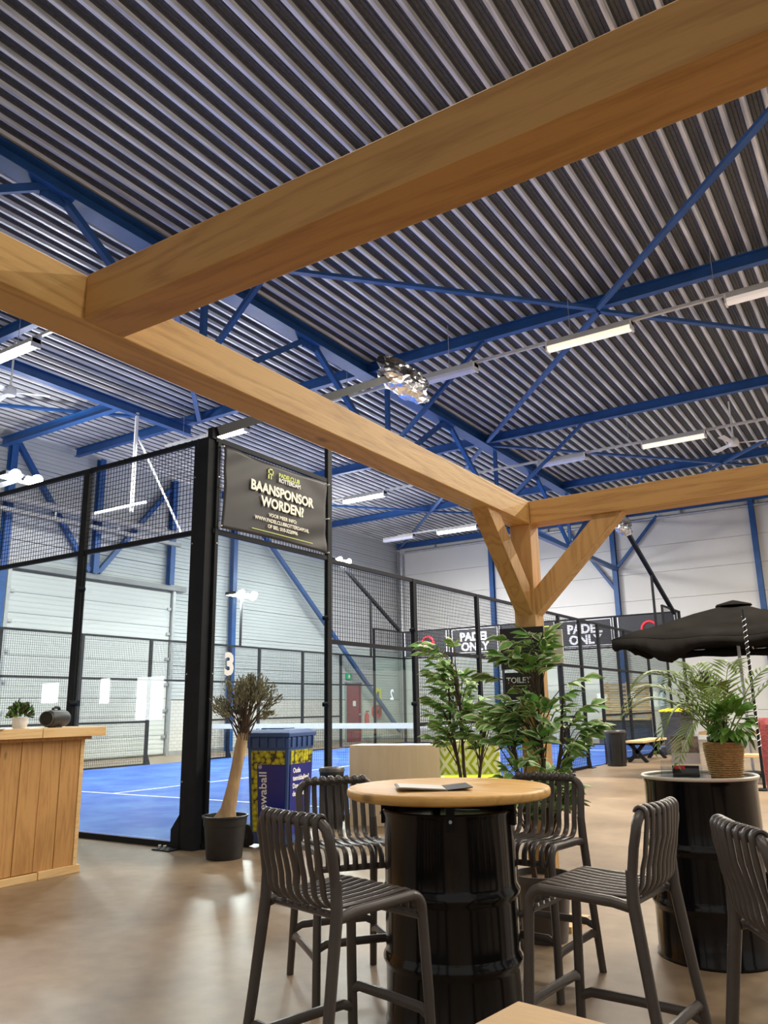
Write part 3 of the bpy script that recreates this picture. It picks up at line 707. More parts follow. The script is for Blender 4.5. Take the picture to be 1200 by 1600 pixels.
farpanel(-8, -6, 'far sponsor panel reading PADEL ONLY, left of the pergola post', 'padel')
farpanel(-6, -4, 'far sponsor panel with a yellow mark beside the pergola post', 'mark')
farpanel(-4, -2, 'far sponsor panel reading PADEL ONLY, right of the pergola post', 'padel')
farpanel(-2, 0, 'far sponsor panel with a red emblem, above the black parasol', 'red')

# floodlight arms
def floodarm(p, q, lit, label, lamp_label, foil=False, strut=True):
    p = Vector(p); q = Vector(q)
    t = f = thing('floodlight', p, lamp_label, 'floodlight', 'court floodlights')
    G().bar(p, q, 0.10 if strut or not lit else 0.05, 0.10 if strut or not lit else 0.05).obj('arm_tube', CB, t)
    if strut:
        m_ = p.lerp(q, 0.5); G().bar((m_.x, m_.y, 3.0), m_, 0.06, 0.06, (0, 1, 0)).obj('strut', CB, t)
    if lit:
        for dy in (-0.26, 0.26):
            G().box((q.x-0.20, q.y+dy-0.20, q.z-0.02), (q.x+0.20, q.y+dy+0.20, q.z+0.06)).obj('housing', CB, f)
            G().box((q.x-0.17, q.y+dy-0.17, q.z-0.03), (q.x+0.17, q.y+dy+0.17, q.z-0.02)).obj('led_panel', M['flood'], f)
        G().box((q.x-0.05, q.y-0.4, q.z+0.06), (q.x+0.05, q.y+0.4, q.z+0.10)).obj('yoke', CB, f)
        for dy in (-0.26, 0.26):
            sp = 1 if q.x < -5 else -1
            G().cyl((q.x+sp*0.20, q.y+dy, q.z), (q.x+sp*0.23, q.y+dy, q.z-0.02), 0.13, 18).obj('led_face', M['flood'], f)
        li = bpy.data.lights.new('floodlight_beam', 'AREA'); li.energy = 330; li.size = 0.6; li.color = (1.0, 0.99, 0.97)
        lo = bpy.data.objects.new('floodlight_beam', li); COL.objects.link(lo); lo.parent = f; lo.location = q-p+Vector((0, 0, -0.06))
        lp = bpy.data.lights.new('floodlight_spill', 'POINT'); lp.energy = FLOOD_SPILL; lp.shadow_soft_size = 0.18; lp.color = (1.0, 0.99, 0.97)
        lq = bpy.data.objects.new('floodlight_spill', lp); COL.objects.link(lq); lq.parent = f; lq.location = q-p+Vector((0.45, 0, -0.05))
        tgt = Vector((-5, q.y+1, 0))-q; lo.rotation_euler = tgt.to_track_quat('-Z', 'Y').to_euler()
    return f
floodarm((-10, 0.1, 4.02), (-10, 4.1, 6.25), True, 'black floodlight arm above the left end of the court', 'blazing twin floodlight at the left picture edge')
floodarm((-10, 19.7, 4.05), (-10, 15.9, 6.1), True, 'black floodlight arm slanting beside the sponsor banner', 'blazing twin floodlight beside the tall fence bay')
floodarm((-10, 11.19, 3.02), (-10, 11.2, 4.45), True, 'short black floodlight arm on the far court side', 'small twin floodlight seen through the court glass', strut=False)
fA = floodarm((0, 0.03, 4.08), (0, 3.7, 6.03), False, 'black floodlight arm rising from the wide corner post', 'near floodlight wrapped in crumpled silver foil above the long beam', strut=False)
fB = floodarm((0, 19.4, 3.9), (0, 14.9, 5.75), False, 'black floodlight arm slanting above the parasol', 'floodlight with silver foil peeping out behind the pergola brace')
def foilwrap(f, c, L, wd, seed):
    rnd = random.Random(seed); c = Vector(c)
    def blob(name, mat, z0, z1, k):
        g = G(); n = 18; m_ = 16
        for i in range(m_+1):
            for j in range(n):
                a = 2*math.pi*j/n; e = 1-0.55*(abs(2*i/m_-1))**3
                r = 1+0.22*rnd.uniform(-1, 1)
                y = -L/2+L*i/m_
                zz = (z0+z1)/2+(z1-z0)/2*math.sin(a)*e*r
                xx = wd*math.cos(a)*e*r*k
                g.v.append((c.x+xx, c.y+y+rnd.uniform(-.02, .02), c.z+zz))
        for i in range(m_):
            for j in range(n):
                a = i*n+j; b = i*n+(j+1) % n; g.f.append((a, b, b+n, a+n)); g.mi.append(0)
        g.f.append(tuple(range(n))); g.mi.append(0); g.f.append(tuple(m_*n+j for j in range(n))); g.mi.append(0)
        g.obj(name, mat, f)
    blob('black_cover', M['foil_dark'], 0.0, 0.26, 1.05)
    blob('foil_wrap', M['foil'], -0.22, 0.08, 1.0)
foilwrap(fA, (0, 3.9, 6.0), 1.25, 0.16, 3)
foilwrap(fB, (0, 14.8, 5.75), 1.0, 0.14, 4)
# ------------------------------------------------------------------ tube lamps
def lamp_row(y, x0, x1, label):
    t = thing('lamp_track', ((x0+x1)/2, y, 7.4), label, 'lamp track', 'lamp tracks under the roof')
    G().bar((x0, y, 7.50), (x1, y, 7.50), 0.06, 0.05).obj('track_rail', M['lamp_body'], t)
    x = x0+0.6
    while x < x1:
        G().cyl((x, y, 7.52), (x, y, ZR), 0.005, 5).obj('hanging_wire', M['grey_metal'], t); x += 2.4
lamp_row(1.65, -9.5, -5.2, 'short lamp track at the upper left picture edge')
lamp_row(6.9, -8.6, 14.8, 'long pale lamp track in front of the nearest purlin')
lamp_row(13.45, -9.5, 14.8, 'second lamp track running across the hall')
lamp_row(19.1, -9.6, 4.0, 'third lamp track, deep over the court')
def tubelamp(x, y, L, mat, label, power=0, color=(1, 1, 1)):
    t = thing('tube_lamp', (x+L/2, y, 7.36), label, 'lamp', 'tube lamps under the roof')
    g = G(); k = [(-0.075, 7.475), (0.075, 7.475), (0.085, 7.40), (-0.085, 7.40)]
    g.add([(x, y+a, b) for a, b in k]+[(x+L, y+a, b) for a, b in k], [(0, 1, 2, 3), (7, 6, 5, 4), (0, 4, 5, 1), (1, 5, 6, 2), (2, 6, 7, 3), (3, 7, 4, 0)]).obj('housing', M['lamp_body'], t)
    g = G(); k = [(-0.085, 7.40), (0.085, 7.40), (0.075, 7.345), (0.045, 7.32), (-0.045, 7.32), (-0.075, 7.345)]
    g.add([(x+0.02, y+a, b) for a, b in k]+[(x+L-0.02, y+a, b) for a, b in k], [tuple(range(6)), tuple(range(11, 5, -1))]+[(i, i+6, (i+1) % 6+6, (i+1) % 6) for i in range(6)]).obj('lens', mat, t)
    for e in (x, x+L-0.03): G().box((e, y-0.09, 7.315), (e+0.03, y+0.09, 7.48)).obj('end_cap', M['offwhite'], t)
    if power:
        li = bpy.data.lights.new('tube_light', 'AREA'); li.shape = 'RECTANGLE'; li.size = L; li.size_y = 0.15; li.energy = power; li.color = color
        lo = bpy.data.objects.new('tube_light', li); COL.objects.link(lo); lo.parent = t; lo.location = (0, 0, -0.07)
WARM = (1.0, 0.92, 0.79); COOL = (1.0, 0.985, 0.96)
TP = 370
tubelamp(1.16, 6.9, 1.52, M['tube_warm'], 'warm lit tube lamp in the middle of the nearest lamp track', TP, WARM)
tubelamp(4.13, 6.9, 1.52, M['tube_pink'], 'dull pinkish tube lamp cut by the right picture edge', TP, WARM)
tubelamp(-1.75, 6.9, 1.52, M['tube_off'], 'unlit tube lamp right of the silver foil wrap')
tubelamp(-7.2, 6.9, 1.25, M['tube_white'], 'brilliant white tube lamp beside the top of the corner post', TP, COOL)
tubelamp(1.01, 13.45, 1.5, M['tube_warm'], 'warm lit tube lamp left of the ceiling fan', TP, WARM)
tubelamp(-1.7, 13.45, 1.3, M['tube_off'], 'unlit tube lamp crossing the truss top', 0)
tubelamp(-8.0, 13.45, 1.5, M['tube_white'], 'white tube lamp just right of the sponsor banner', TP, COOL)
tubelamp(-7.9, 19.1, 1.6, M['tube_white'], 'white tube lamp deep over the court, left of the pergola brace', TP, COOL)
tubelamp(-10.6+0.4, 19.1, 1.3, M['tube_off'], 'unlit tube lamp nearest the far left hall corner')
tubelamp(-7.4, 1.65, 1.45, M['tube_white'], 'glaring tube lamp at the left picture edge above the court', TP, COOL)
# one more lamp of the nearest track, just right of the frame
tubelamp(7.1, 6.9, 1.52, M['tube_warm'], 'tube lamp of the nearest track out of frame right', TP, WARM)
tubelamp(10.1, 6.9, 1.52, M['tube_warm'], 'added unseen tube lamp further along the nearest track, out of frame', TP, WARM)  # unseen; added with the next three to light the beams' right-hand faces
tubelamp(13.0, 6.9, 1.52, M['tube_warm'], 'added unseen tube lamp at the end of the nearest track, out of frame', TP, WARM)
tubelamp(6.9, 13.45, 1.52, M['tube_warm'], 'added unseen tube lamp on the second track, out of frame right', TP, WARM)
tubelamp(10.1, 13.45, 1.52, M['tube_warm'], 'added unseen tube lamp further along the second track, out of frame', TP, WARM)
# unseen lamps added to brighten the camera-side faces, above and behind the frame
tubelamp(5.0, 1.65, 1.52, M['tube_warm'], 'added unseen tube lamp over the lounge, above the frame', 80, WARM)
tubelamp(2.4, -4.0, 1.52, M['tube_warm'], 'added unseen tube lamp behind the photographer, over the bar', 70, WARM)
tubelamp(5.6, -4.0, 1.52, M['tube_warm'], 'added unseen tube lamp behind the photographer, over the seats', 70, WARM)
lamp_row(-4.0, 0.0, 9.0, 'added unseen lamp track behind the photographer')
# ceiling fans
def fan(c, label, a0):
    t = thing('ceiling_fan', c, label, 'fan', 'white ceiling fans'); c = Vector(c)
    G().cyl(c+Vector((0, 0, 0.12)), (c.x, c.y, ZR), 0.02, 8).obj('down_rod', M['white'], t, True)
    G().lathe([(0.0, -0.08), (0.10, -0.07), (0.13, 0.0), (0.10, 0.10), (0.04, 0.14), (0, 0.14)], 16, c).obj('motor', M['white'], t, True)
    for k in range(3):
        a = a0+k*2*math.pi/3; d = Vector((math.cos(a), math.sin(a), 0)); n_ = Vector((-d.y, d.x, 0.18))
        p, q = c+d*0.12, c+d*0.72
        g = G(); wv = []
        for pt, wdt in ((p, 0.035), (c+d*0.3, 0.06), (q, 0.075)):
            for zz in (0.006, -0.006):
                wv += [pt+n_*wdt+Vector((0, 0, zz)), pt-n_*wdt+Vector((0, 0, zz))]
        g.add(wv, [(0, 1, 5, 4), (2, 6, 7, 3), (4, 5, 9, 8), (6, 10, 11, 7), (0, 4, 6, 2), (4, 8, 10, 6), (1, 3, 7, 5), (5, 7, 11, 9), (0, 2, 3, 1), (8, 9, 11, 10)]).obj('blade', M['white'], t)
fan((2.95, 14.4, 7.35), 'white ceiling fan right of the second warm tube lamp', 0.3)
fan((-8.2, 2.6, 7.35), 'white ceiling fan at the left picture edge', 0.9)

# ------------------------------------------------------------------ timber pergola
pg = thing('timber_pergola', (3.725, -0.795, 0), 'heavy square-sawn timber pergola frame over the lounge', 'pergola')
S = 0.15; PX0, PX1, PY0, PY1, Z0, Z1 = 3.65, 3.80, -0.87, -0.72, 2.40, 2.55
G().box((PX0, -8.0, Z0), (PX1, PY1, Z1)).obj('beam', M['fir_y'], pg, bevel=0.004, label='long golden beam running along the lounge edge')
G().box((PX1+0.002, PY0, Z0), (9.5, PY1, Z1)).obj('beam', M['fir_x'], pg, bevel=0.004, label='beam running right from the post top')
G().box((PX1+0.002, -4.29, Z0), (9.5, -4.14, Z1)).obj('beam', M['fir_x'], pg, bevel=0.004, label='near crossbeam rising to the upper right')
G().box((PX0+0.004, PY0+0.004, 0.0), (PX1-0.004, PY1-0.004, Z0)).obj('post', M['fir_z'], pg, bevel=0.004)
def brace(p, q, wd, nm):
    """45 degree brace with plumb-cut and level-cut ends: p = (low, at the post), q = (high, at the beam)"""
    p = Vector(p); q = Vector(q); d = Vector((q.x-p.x, q.y-p.y, 0)).normalized(); n_ = Vector((-d.y, d.x, 0))*0.055
    hv = wd; V = [p, p+Vector((0, 0, hv)), q-d*hv, q]   # low outer, low inner, high inner, high outer
    V = [p, p+Vector((0, 0, hv)), q-d*hv, q]
    return G().add([v+n_ for v in V]+[v-n_ for v in V], [(0, 1, 2, 3), (7, 6, 5, 4), (0, 4, 5, 1), (1, 5, 6, 2), (2, 6, 7, 3), (3, 7, 4, 0)]).obj(nm, M['fir_z'], pg, bevel=0.003)
brace((3.725, PY0+0.01, 1.80), (3.725, PY0-0.60, Z0+0.003), 0.17, 'corner_brace')
brace((PX1-0.01, -0.795, 1.80), (PX1+0.60, -0.795, Z0+0.003), 0.17, 'corner_brace')
G().box((PX0-0.06, PY0-0.10, 0), (PX1+0.14, PY1+0.06, 0.03)).obj('foot_board', M['planed'], pg)

# toilet signs on the post
def signboard(a, b, label, texts=(), cat='sign', mat=None):
    t = thing('wall_sign', ((a[0]+b[0])/2, a[1], a[2]), label, cat)
    G().box(a, b).obj('board', mat or M['print_black'], t, bevel=0.002)
    for tx, x, z, sz, mt in texts: lettering('lettering', tx, mt, t, (x, a[1]-0.001, z), (1, 0, 0), (0, 0, 1), sz, 0.0008)
    return t
signboard((3.55, PY0-0.014, 1.47), (3.85, PY0-0.002, 1.73), 'plain black board on the pergola post behind the ficus')
ts = signboard((3.57, PY0-0.014, 1.28), (3.83, PY0-0.002, 1.45), 'black TOILET sign with an underline on the pergola post', [('TOILET', 3.665, 1.385, 0.050, M['print_white'])])
G().box((3.61, PY0-0.016, 1.365), (3.79, PY0-0.014, 1.369)).obj('underline', M['print_lime'], ts)
signboard((3.86, -0.80, 1.50), (3.94, -0.785, 1.71), 'narrow cream board beside the black board on the post', (), 'board', M['paper'])

# ------------------------------------------------------------------ bar counter at the left
bc = thing('bar_counter', (-0.9, -1.9, 0), 'plank-clad wooden bar counter with a planed top', 'counter')
CX, CYE = -0.14, -1.20
yy = CYE-0.04; wpl = 0.178; i = 0
while yy > -5.0:
    h0 = random.uniform(-0.002, 0.002)
    G().box((CX-0.03, yy-wpl+0.004, 0.06), (CX+h0, yy, 1.035)).obj('plank', M['plank'], bc, bevel=0.003)
    yy -= wpl; i += 1
G().box((CX-0.5, -5.0, 0.02), (CX-0.032, CYE-0.05, 1.0)).obj('carcass', M['plank'], bc)
G().box((CX-0.5, CYE-0.038, 0.06), (CX+0.006, CYE, 1.035)).obj('corner_board', M['planed'], bc, bevel=0.003)
G().box((CX-0.02, -5.0, 0.0), (CX+0.02, -1.56, 0.055)).obj('skirting', M['planed'], bc, bevel=0.003)
G().box((CX-0.02, -1.555, 0.0), (CX+0.022, CYE+0.02, 0.06)).obj('skirting', M['planed'], bc, bevel=0.003)
G().box((CX-0.5, -5.0, 1.035), (CX+0.05, CYE+0.03, 1.058)).obj('under_ledge', M['plank'], bc, bevel=0.002)
G().box((CX-0.62, -5.0, 1.060), (CX+0.10, -1.67, 1.135)).obj('top_board', M['planed'], bc, bevel=0.004)
G().box((CX-0.62, -1.668, 1.060), (CX+0.102, CYE+0.13, 1.135)).obj('top_board', M['planed'], bc, bevel=0.004)

# small potted plant and speaker on the bar
def leafmesh(L, W, fold=0.25):
    g = G(); rows = [(0, 0.0), (0.28, 0.8), (0.55, 1.0), (0.8, 0.6), (1.0, 0.0)]
    for t_, w_ in rows:
        dr = -0.18*t_*t_*L
        g.v += [(-W/2*w_, t_*L, dr+fold*W/2*w_), (0, t_*L, dr), (W/2*w_, t_*L, dr+fold*W/2*w_)]
    for k in range(4):
        a = k*3; g.f += [(a, a+1, a+4, a+3), (a+1, a+2, a+5, a+4)]; g.mi += [0, 0]
    return g
def scatter(n, pos, L, W, rnd, up=0.3):
    """one mesh of many small leaves around the points given by pos(rnd) -> (point, outward)"""
    g = G(); base = leafmesh(1, 1)
    for _ in range(n):
        p, o = pos(rnd); o = Vector(o)+Vector((rnd.uniform(-.6, .6), rnd.uniform(-.6, .6), rnd.uniform(-.3, .6)+up)); o.normalize()
        sd = o.cross(Vector((rnd.uniform(-1, 1), rnd.uniform(-1, 1), rnd.uniform(-1, 1)))).normalized(); u = sd.cross(o)
        l, w_ = L*rnd.uniform(.7, 1.2), W*rnd.uniform(.7, 1.2); k = len(g.v)
        g.v += [tuple(Vector(p)+sd*v[0]*w_+o*v[1]*l+u*v[2]*l) for v in base.v]
        g.f += [tuple(k+q for q in f) for f in base.f]; g.mi += [0]*len(base.f)
    return g
pp_ = (-0.20, -1.77, 1.135)
t = thing('potted_plant', pp_, 'small bushy plant in a white pot on the bar counter', 'plant')
G().lathe([(0, 0.002), (0.050, 0.002), (0.054, 0.02), (0.058, 0.045), (0.057, 0.048), (0.061, 0.085), (0.055, 0.085), (0.052, 0.07), (0, 0.068)], 24, pp_).obj('pot', M['offwhite'], t, True)
G().disc((pp_[0], pp_[1], pp_[2]+0.07), 0.054, 16).obj('soil', M['soil'], t)
rnd = random.Random(2)
def pos_(r):
    a = r.uniform(0, 6.28); e = r.uniform(-0.1, 1.3); q = r.uniform(.35, 1)
    o = Vector((math.cos(a)*math.cos(e), math.sin(a)*math.cos(e), math.sin(e)))
    return Vector(pp_)+Vector((0, 0, 0.095))+Vector((o.x*0.088, o.y*0.088, o.z*0.105))*q, o
scatter(260, pos_, 0.036, 0.018, rnd).obj('foliage', M['dark_shrub'], t, fix=False, kind='stuff')
scatter(160, pos_, 0.034, 0.018, rnd).obj('foliage', M['leaf_a'], t, fix=False, kind='stuff')
sc_ = Vector((-0.22, -1.44, 1.135))
t = thing('speaker', sc_, 'black cylindrical portable speaker with a carry handle on the bar', 'speaker')
ax = Vector((-0.45, 0.89, 0)).normalized(); cc = sc_+Vector((0, 0, 0.072))
R_ = 0.068
G().tube([cc-ax*0.145, cc-ax*0.135, cc-ax*0.12, cc+ax*0.12, cc+ax*0.135, cc+ax*0.145], [0.054, 0.064, R_, R_, 0.064, 0.054], 28).obj('body', M['black_plastic'], t, True)
G().tube([cc-ax*0.150, cc-ax*0.143], [0.048, 0.052], 28).obj('bass_cone', M['rubber'], t, True)
G().tube(arc(cc-ax*0.1461, 0.055, 0, 2*math.pi, 28, ax.orthogonal().normalized(), ax.cross(ax.orthogonal().normalized())), 0.006, 6).obj('cone_ring', M['stool'], t, True)
hp = [cc+ax*s+Vector((0, 0, z_)) for s, z_ in ((-0.05, 0.06), (-0.048, 0.078), (-0.03, 0.088), (0.03, 0.088), (0.048, 0.078), (0.05, 0.06))]
G().tube(hp, 0.013, 8).obj('handle', M['black_plastic'], t, True)
G().box((sc_.x-0.05, sc_.y-0.03, sc_.z), (sc_.x+0.05, sc_.y+0.03, sc_.z+0.012)).obj('foot', M['rubber'], t)
tag(G().box((-0.16, -2.5, 1.1355), (-0.02, -2.0, 1.143)).obj('flat_menu', M['paper'], bevel=0.001), 'pale flat menu card lying on the bar at the left edge', 'menu')

# ------------------------------------------------------------------ drum table
TC = Vector((3.98, -2.43, 0))
def drumprof(h, r):
    p = [(0, 0.0), (r-0.01, 0.0), (r, 0.006), (r, 0.018), (r-0.006, 0.03)]
    for zc in (h*0.30, h*0.61):
        p += [(r-0.006, zc-0.035), (r-0.004, zc-0.022), (r+0.006, zc-0.006), (r+0.006, zc+0.006), (r-0.004, zc+0.022), (r-0.006, zc+0.035)]
    p += [(r-0.006, h-0.03), (r, h-0.016), (r+0.002, h-0.006), (r-0.004, h), (r-0.012, h-0.004), (r-0.014, h-0.03), (0, h-0.03)]
    return p
t = thing('drum_table', TC, 'round wooden bar table on a glossy black oil drum', 'table')
G().lathe(drumprof(0.825, 0.285), 56, TC).obj('drum', M['black_gloss'], t, True)
G().lathe([(0, 0.87), (0.425, 0.87), (0.437, 0.876), (0.440, 0.884), (0.440, 0.90), (0.436, 0.907), (0.428, 0.91), (0, 0.91)], 72, TC).obj('tabletop', M['tabletop'], t, True)
for a in (-1.05, 0.2, 2.3, 3.6):
    d = Vector((math.cos(a), math.sin(a), 0)); p = TC+d*0.268
    G().bar(p+Vector((0, 0, 0.76)), p+Vector((0, 0, 0.872)), 0.035, 0.05, d).obj('bracket', M['black_steel'], t)
    G().cyl(p+d*0.027+Vector((0, 0, 0.80)), p+d*0.032+Vector((0, 0, 0.80)), 0.007, 8).obj('bracket_bolt', M['grey_metal'], t)
mc = Vector((3.99, -2.58, 0.911))
t = thing('menu_folder', mc, 'open menu folder lying on the round table', 'menu')
X_ = Vector((0.80, 0.58, 0)).normalized(); Y_ = Vector((-0.58, 0.80, 0)).normalized()
def quad(c, ux, uy, a0, a1, b0, b1, z0, z1, th=0.004):
    V = [c+ux*a0+uy*b0+Vector((0, 0, z0)), c+ux*a1+uy*b0+Vector((0, 0, z1)), c+ux*a1+uy*b1+Vector((0, 0, z1)), c+ux*a0+uy*b1+Vector((0, 0, z0))]
    return G().add(V+[v+Vector((0, 0, th)) for v in V], [(3, 2, 1, 0), (4, 5, 6, 7), (0, 1, 5, 4), (1, 2, 6, 5), (2, 3, 7, 6), (3, 0, 4, 7)])
quad(mc, X_, Y_, -0.155, 0.05, -0.10, 0.10, 0.012, 0.001).obj('cover', M['leather'], t)
quad(mc, X_, Y_, 0.052, 0.155, -0.10, 0.10, 0.001, 0.010).obj('cover', M['print_black'], t)
quad(mc, X_, Y_, -0.145, 0.045, -0.09, 0.09, 0.017, 0.006, 0.001).obj('page', M['paper'], t)

# ------------------------------------------------------------------ bar stools
def build_stool():
    t = thing('bar_stool', (0, 0, 0), '', 'stool', 'slatted plastic bar stools'); m = M['stool']
    HW, ZS, ZT_ = 0.190, 0.63, 0.885
    # side loops: front leg - seat rail ; rear leg - back upright
    for s in (-1, 1):
        path = [(s*(HW+0.015), 0.215, 0.0), (s*(HW+0.010), 0.205, 0.30), (s*HW, 0.193, ZS-0.075)]
        path += [tuple(v) for v in arc((s*HW, 0.138, ZS-0.07), 0.055, 0, math.pi/2, 6, (0, 1, 0), (0, 0, 1))][0:]
        G().tube(path, 0.0185, 10).obj('leg', m, t, True)
        G().tube([(s*HW, 0.145, ZS-0.015), (s*HW, 0.0, ZS-0.020), (s*HW, -0.12, ZS-0.024), (s*HW, -0.185, ZS-0.035)], 0.0185, 10).obj('seat_rail', m, t, True)
        rear = [(s*(HW+0.022), -0.285, 0.0), (s*(HW+0.012), -0.235, 0.32), (s*(HW+0.004), -0.195, ZS-0.02), (s*HW, -0.195, ZS+0.08)]
        G().tube(rear, [0.0175, 0.019, 0.021, 0.019], 10).obj('leg', m, t, True)
    # back hoop
    hoop = [(-HW, -0.195, ZS+0.05), (-HW, -0.210, ZS+0.15)]
    hoop += [tuple(v) for v in arc((-HW+0.055, -0.222, ZT_-0.055), 0.055, math.pi, math.pi/2, 6, (1, 0, 0), (0, -0.12, 1))]
    hoop += [(-0.06, -0.243, ZT_+0.0), (0.06, -0.243, ZT_+0.0)]
    hoop += [tuple(v) for v in arc((HW-0.055, -0.222, ZT_-0.055), 0.055, math.pi/2, 0, 6, (1, 0, 0), (0, -0.12, 1))]
    hoop += [(HW, -0.210, ZS+0.15), (HW, -0.195, ZS+0.05)]
    G().tube(hoop, 0.0175, 10).obj('back_hoop', m, t, True)
    # continuous slats: over the hoop, down the back, round into the seat and over the front edge
    for i in range(8):
        x = -0.147+i*0.042; cur = 0.012*(1-(x/0.15)**2)
        yc = -0.243+0.015*abs(x)/0.147
        p = [tuple(v) for v in arc((x, yc, ZT_), 0.0205, math.radians(10), math.radians(185), 9, (0, 1, 0), (0, 0, 1))]
        p += [(x, yc-0.018, ZT_-0.03), (x, yc-0.010-cur*0.3, ZT_-0.08), (x, -0.230-cur*0.6, ZS+0.12), (x, -0.218-cur*0.8, ZS+0.08)]
        p += [tuple(v) for v in arc((x, -0.150-cur, ZS+0.050), 0.063, math.pi, 1.5*math.pi, 7, (0, 1, 0), (0, 0, 1))]
        p += [(x, -0.07, ZS-0.013), (x, 0.04, ZS-0.010), (x, 0.135, ZS-0.002)]
        p += [tuple(v) for v in arc((x, 0.140, ZS-0.062), 0.060, math.pi/2, 0, 6, (0, 1, 0), (0, 0, 1))]
        p += [(x, 0.198, ZS-0.095)]
        G().tube(p, 0.01, 8, flat=(0.0135, 0.0075)).obj('slat', m, t, True)
    G().tube([(-HW, 0.185, ZS-0.085), (HW, 0.185, ZS-0.085)], 0.014, 8).obj('front_rail', m, t, True)
    G().tube([(-HW, -0.165, ZS-0.035), (HW, -0.165, ZS-0.035)], 0.012, 8).obj('rear_rail', m, t, True)
    # foot rests, bowed ends
    zf = 0.24
    def st(a, b, z0, z1, nm):
        a = Vector((*a, z0)); b = Vector((*b, z1)); d = b-a
        G().tube([a-Vector((0, 0, 0.012)), a+d*0.10+Vector((0, 0, 0.006)), a+d*0.5+Vector((0, 0, 0.008)), a+d*0.9+Vector((0, 0, 0.006)), b-Vector((0, 0, 0.012))], 0.015, 8, flat=(0.013, 0.018)).obj(nm, m, t, True)
    st((-0.20, 0.207), (0.20, 0.207), zf, zf, 'foot_rest'); st((-0.203, -0.247), (0.203, -0.247), zf-0.02, zf-0.02, 'foot_rest')
    st((-0.200, 0.207), (-0.204, -0.252), zf-0.06, zf-0.06, 'foot_rest'); st((0.200, 0.207), (0.204, -0.252), zf-0.06, zf-0.06, 'foot_rest')
    return t
stool = build_stool()
spots = [((3.97, -3.19), (0.24, 0.97), 'nearest slatted bar stool, left front of the drum table'),
         ((3.37, -2.33), (0.78, -0.62), 'slatted bar stool in front of the blue wheeled bin'),
         ((4.085, -1.82), (-0.03, -1.0), 'slatted bar stool behind the right side of the drum table'),
         ((4.70, -2.62), (-0.995, 0.09), 'slatted bar stool seen from the side, right of the drum table'),
         ((5.46, -2.93), (0.86, 0.51), 'slatted bar stool cut off by the right picture edge')]
for i, (xy, d, lab) in enumerate(spots):
    o = stool if i == 0 else copy_tree(stool)
    o.location = (xy[0], xy[1], 0); o.rotation_euler = (0, 0, math.atan2(d[1], d[0])-math.pi/2); o['label'] = lab
# low wooden table at the bottom edge
lt = thing('wooden_table', (5.3, -4.5, 0), 'wooden table corner at the bottom picture edge', 'table')
ang = math.radians(-8); ca, sa = math.cos(ang), math.sin(ang); lc = Vector((5.10, -4.245, 0))
ux, uy = Vector((ca, sa, 0)), Vector((sa, -ca, 0))
for k in range(3):
    quad(lc, ux, uy, 0.0, 0.75, k*0.20+0.001, k*0.20+0.199, 0.725, 0.725, 0.028).obj('top_board', M['tabletop'], lt, bevel=0.004)
for a, b in ((0.06, 0.06), (0.69, 0.06), (0.06, 0.54), (0.69, 0.54)):
    p = lc+ux*a+uy*b; G().bar(p, p+Vector((0, 0, 0.725)), 0.06, 0.06, ux).obj('leg', M['tabletop'], lt)

# ------------------------------------------------------------------ second drum with its display
D2 = Vector((4.72, -1.0, 0))
t = thing('display_drum', D2, 'black oil drum with cream rim carrying the palm and leaflets', 'drum')
G().lathe(drumprof(0.865, 0.288), 56, D2).obj('drum', M['black_gloss'], t, True)
G().tube(arc(D2+Vector((0, 0, 0.868)), 0.289, 0, 2*math.pi, 56, (1, 0, 0), (0, 1, 0)), 0.0095, 8).obj('rim', M['cream_rim'], t, True)
G().lathe([(0, 0.855), (0.279, 0.855), (0.279, 0.863), (0, 0.863)], 48, D2).obj('glass_top', M['black_gloss'], t, True)
TZ = 0.8635
def on(a, b): return Vector((4.72, -1.0, TZ))+rr_h*a+fw_h*b
rr_h = Vector((math.cos(YAW-0.35), math.sin(YAW-0.35), 0)); fw_h = Vector((-rr_h.y, rr_h.x, 0))
# brochure stand
bp_ = on(-0.055, -0.10)
t = thing('leaflet_stand', bp_, 'clear acrylic leaflet stand with a photo leaflet on the drum', 'leaflet stand')
def slab(c, a0, a1, z0, z1, b, th, nm, mat, par): 
    p = c+rr_h*((a0+a1)/2)+fw_h*b
    return G().bar(p+Vector((0, 0, z0)), p+Vector((0, 0, z1)), a1-a0, th, fw_h).obj(nm, mat, par)
slab(bp_, -0.075, 0.075, 0.002, 0.22, 0.02, 0.004, 'back_plate', M['acrylic'], t)
slab(bp_, -0.075, 0.075, 0.002, 0.05, -0.02, 0.003, 'front_lip', M['acrylic'], t)
slab(bp_, -0.070, 0.070, 0.085, 0.21, 0.012, 0.003, 'leaflet', M['flyer'], t)
slab(bp_, -0.070, 0.070, 0.070, 0.125, 0.009, 0.002, 'leaflet_caption', M['print_white'], t)
slab(bp_, -0.015, 0.018, 0.13, 0.19, 0.0085, 0.002, 'leaflet_phone', M['print_white'], t)
slab(bp_, -0.072, 0.060, 0.004, 0.062, -0.004, 0.012, 'card_stack', M['print_black'], t)
slab(bp_, -0.060, -0.01, 0.045, 0.060, -0.011, 0.002, 'red_heading', M['print_red'], t)
bp2 = on(-0.155, -0.115)
t = thing('card_holder', bp2, 'small empty clear acrylic card holder left of the leaflet stand', 'card holder')
slab(bp2, -0.03, 0.03, 0.002, 0.09, 0.02, 0.003, 'back_plate', M['acrylic'], t)
slab(bp2, -0.03, 0.03, 0.002, 0.06, -0.015, 0.003, 'front_plate', M['acrylic'], t)
for a in (-0.03, 0.027): slab(bp2, a, a+0.003, 0.002, 0.06, 0.0, 0.036, 'side_plate', M['acrylic'], t)
slab(bp2, -0.03, 0.03, 0.0, 0.004, 0.0, 0.04, 'bottom_plate', M['acrylic'], t)
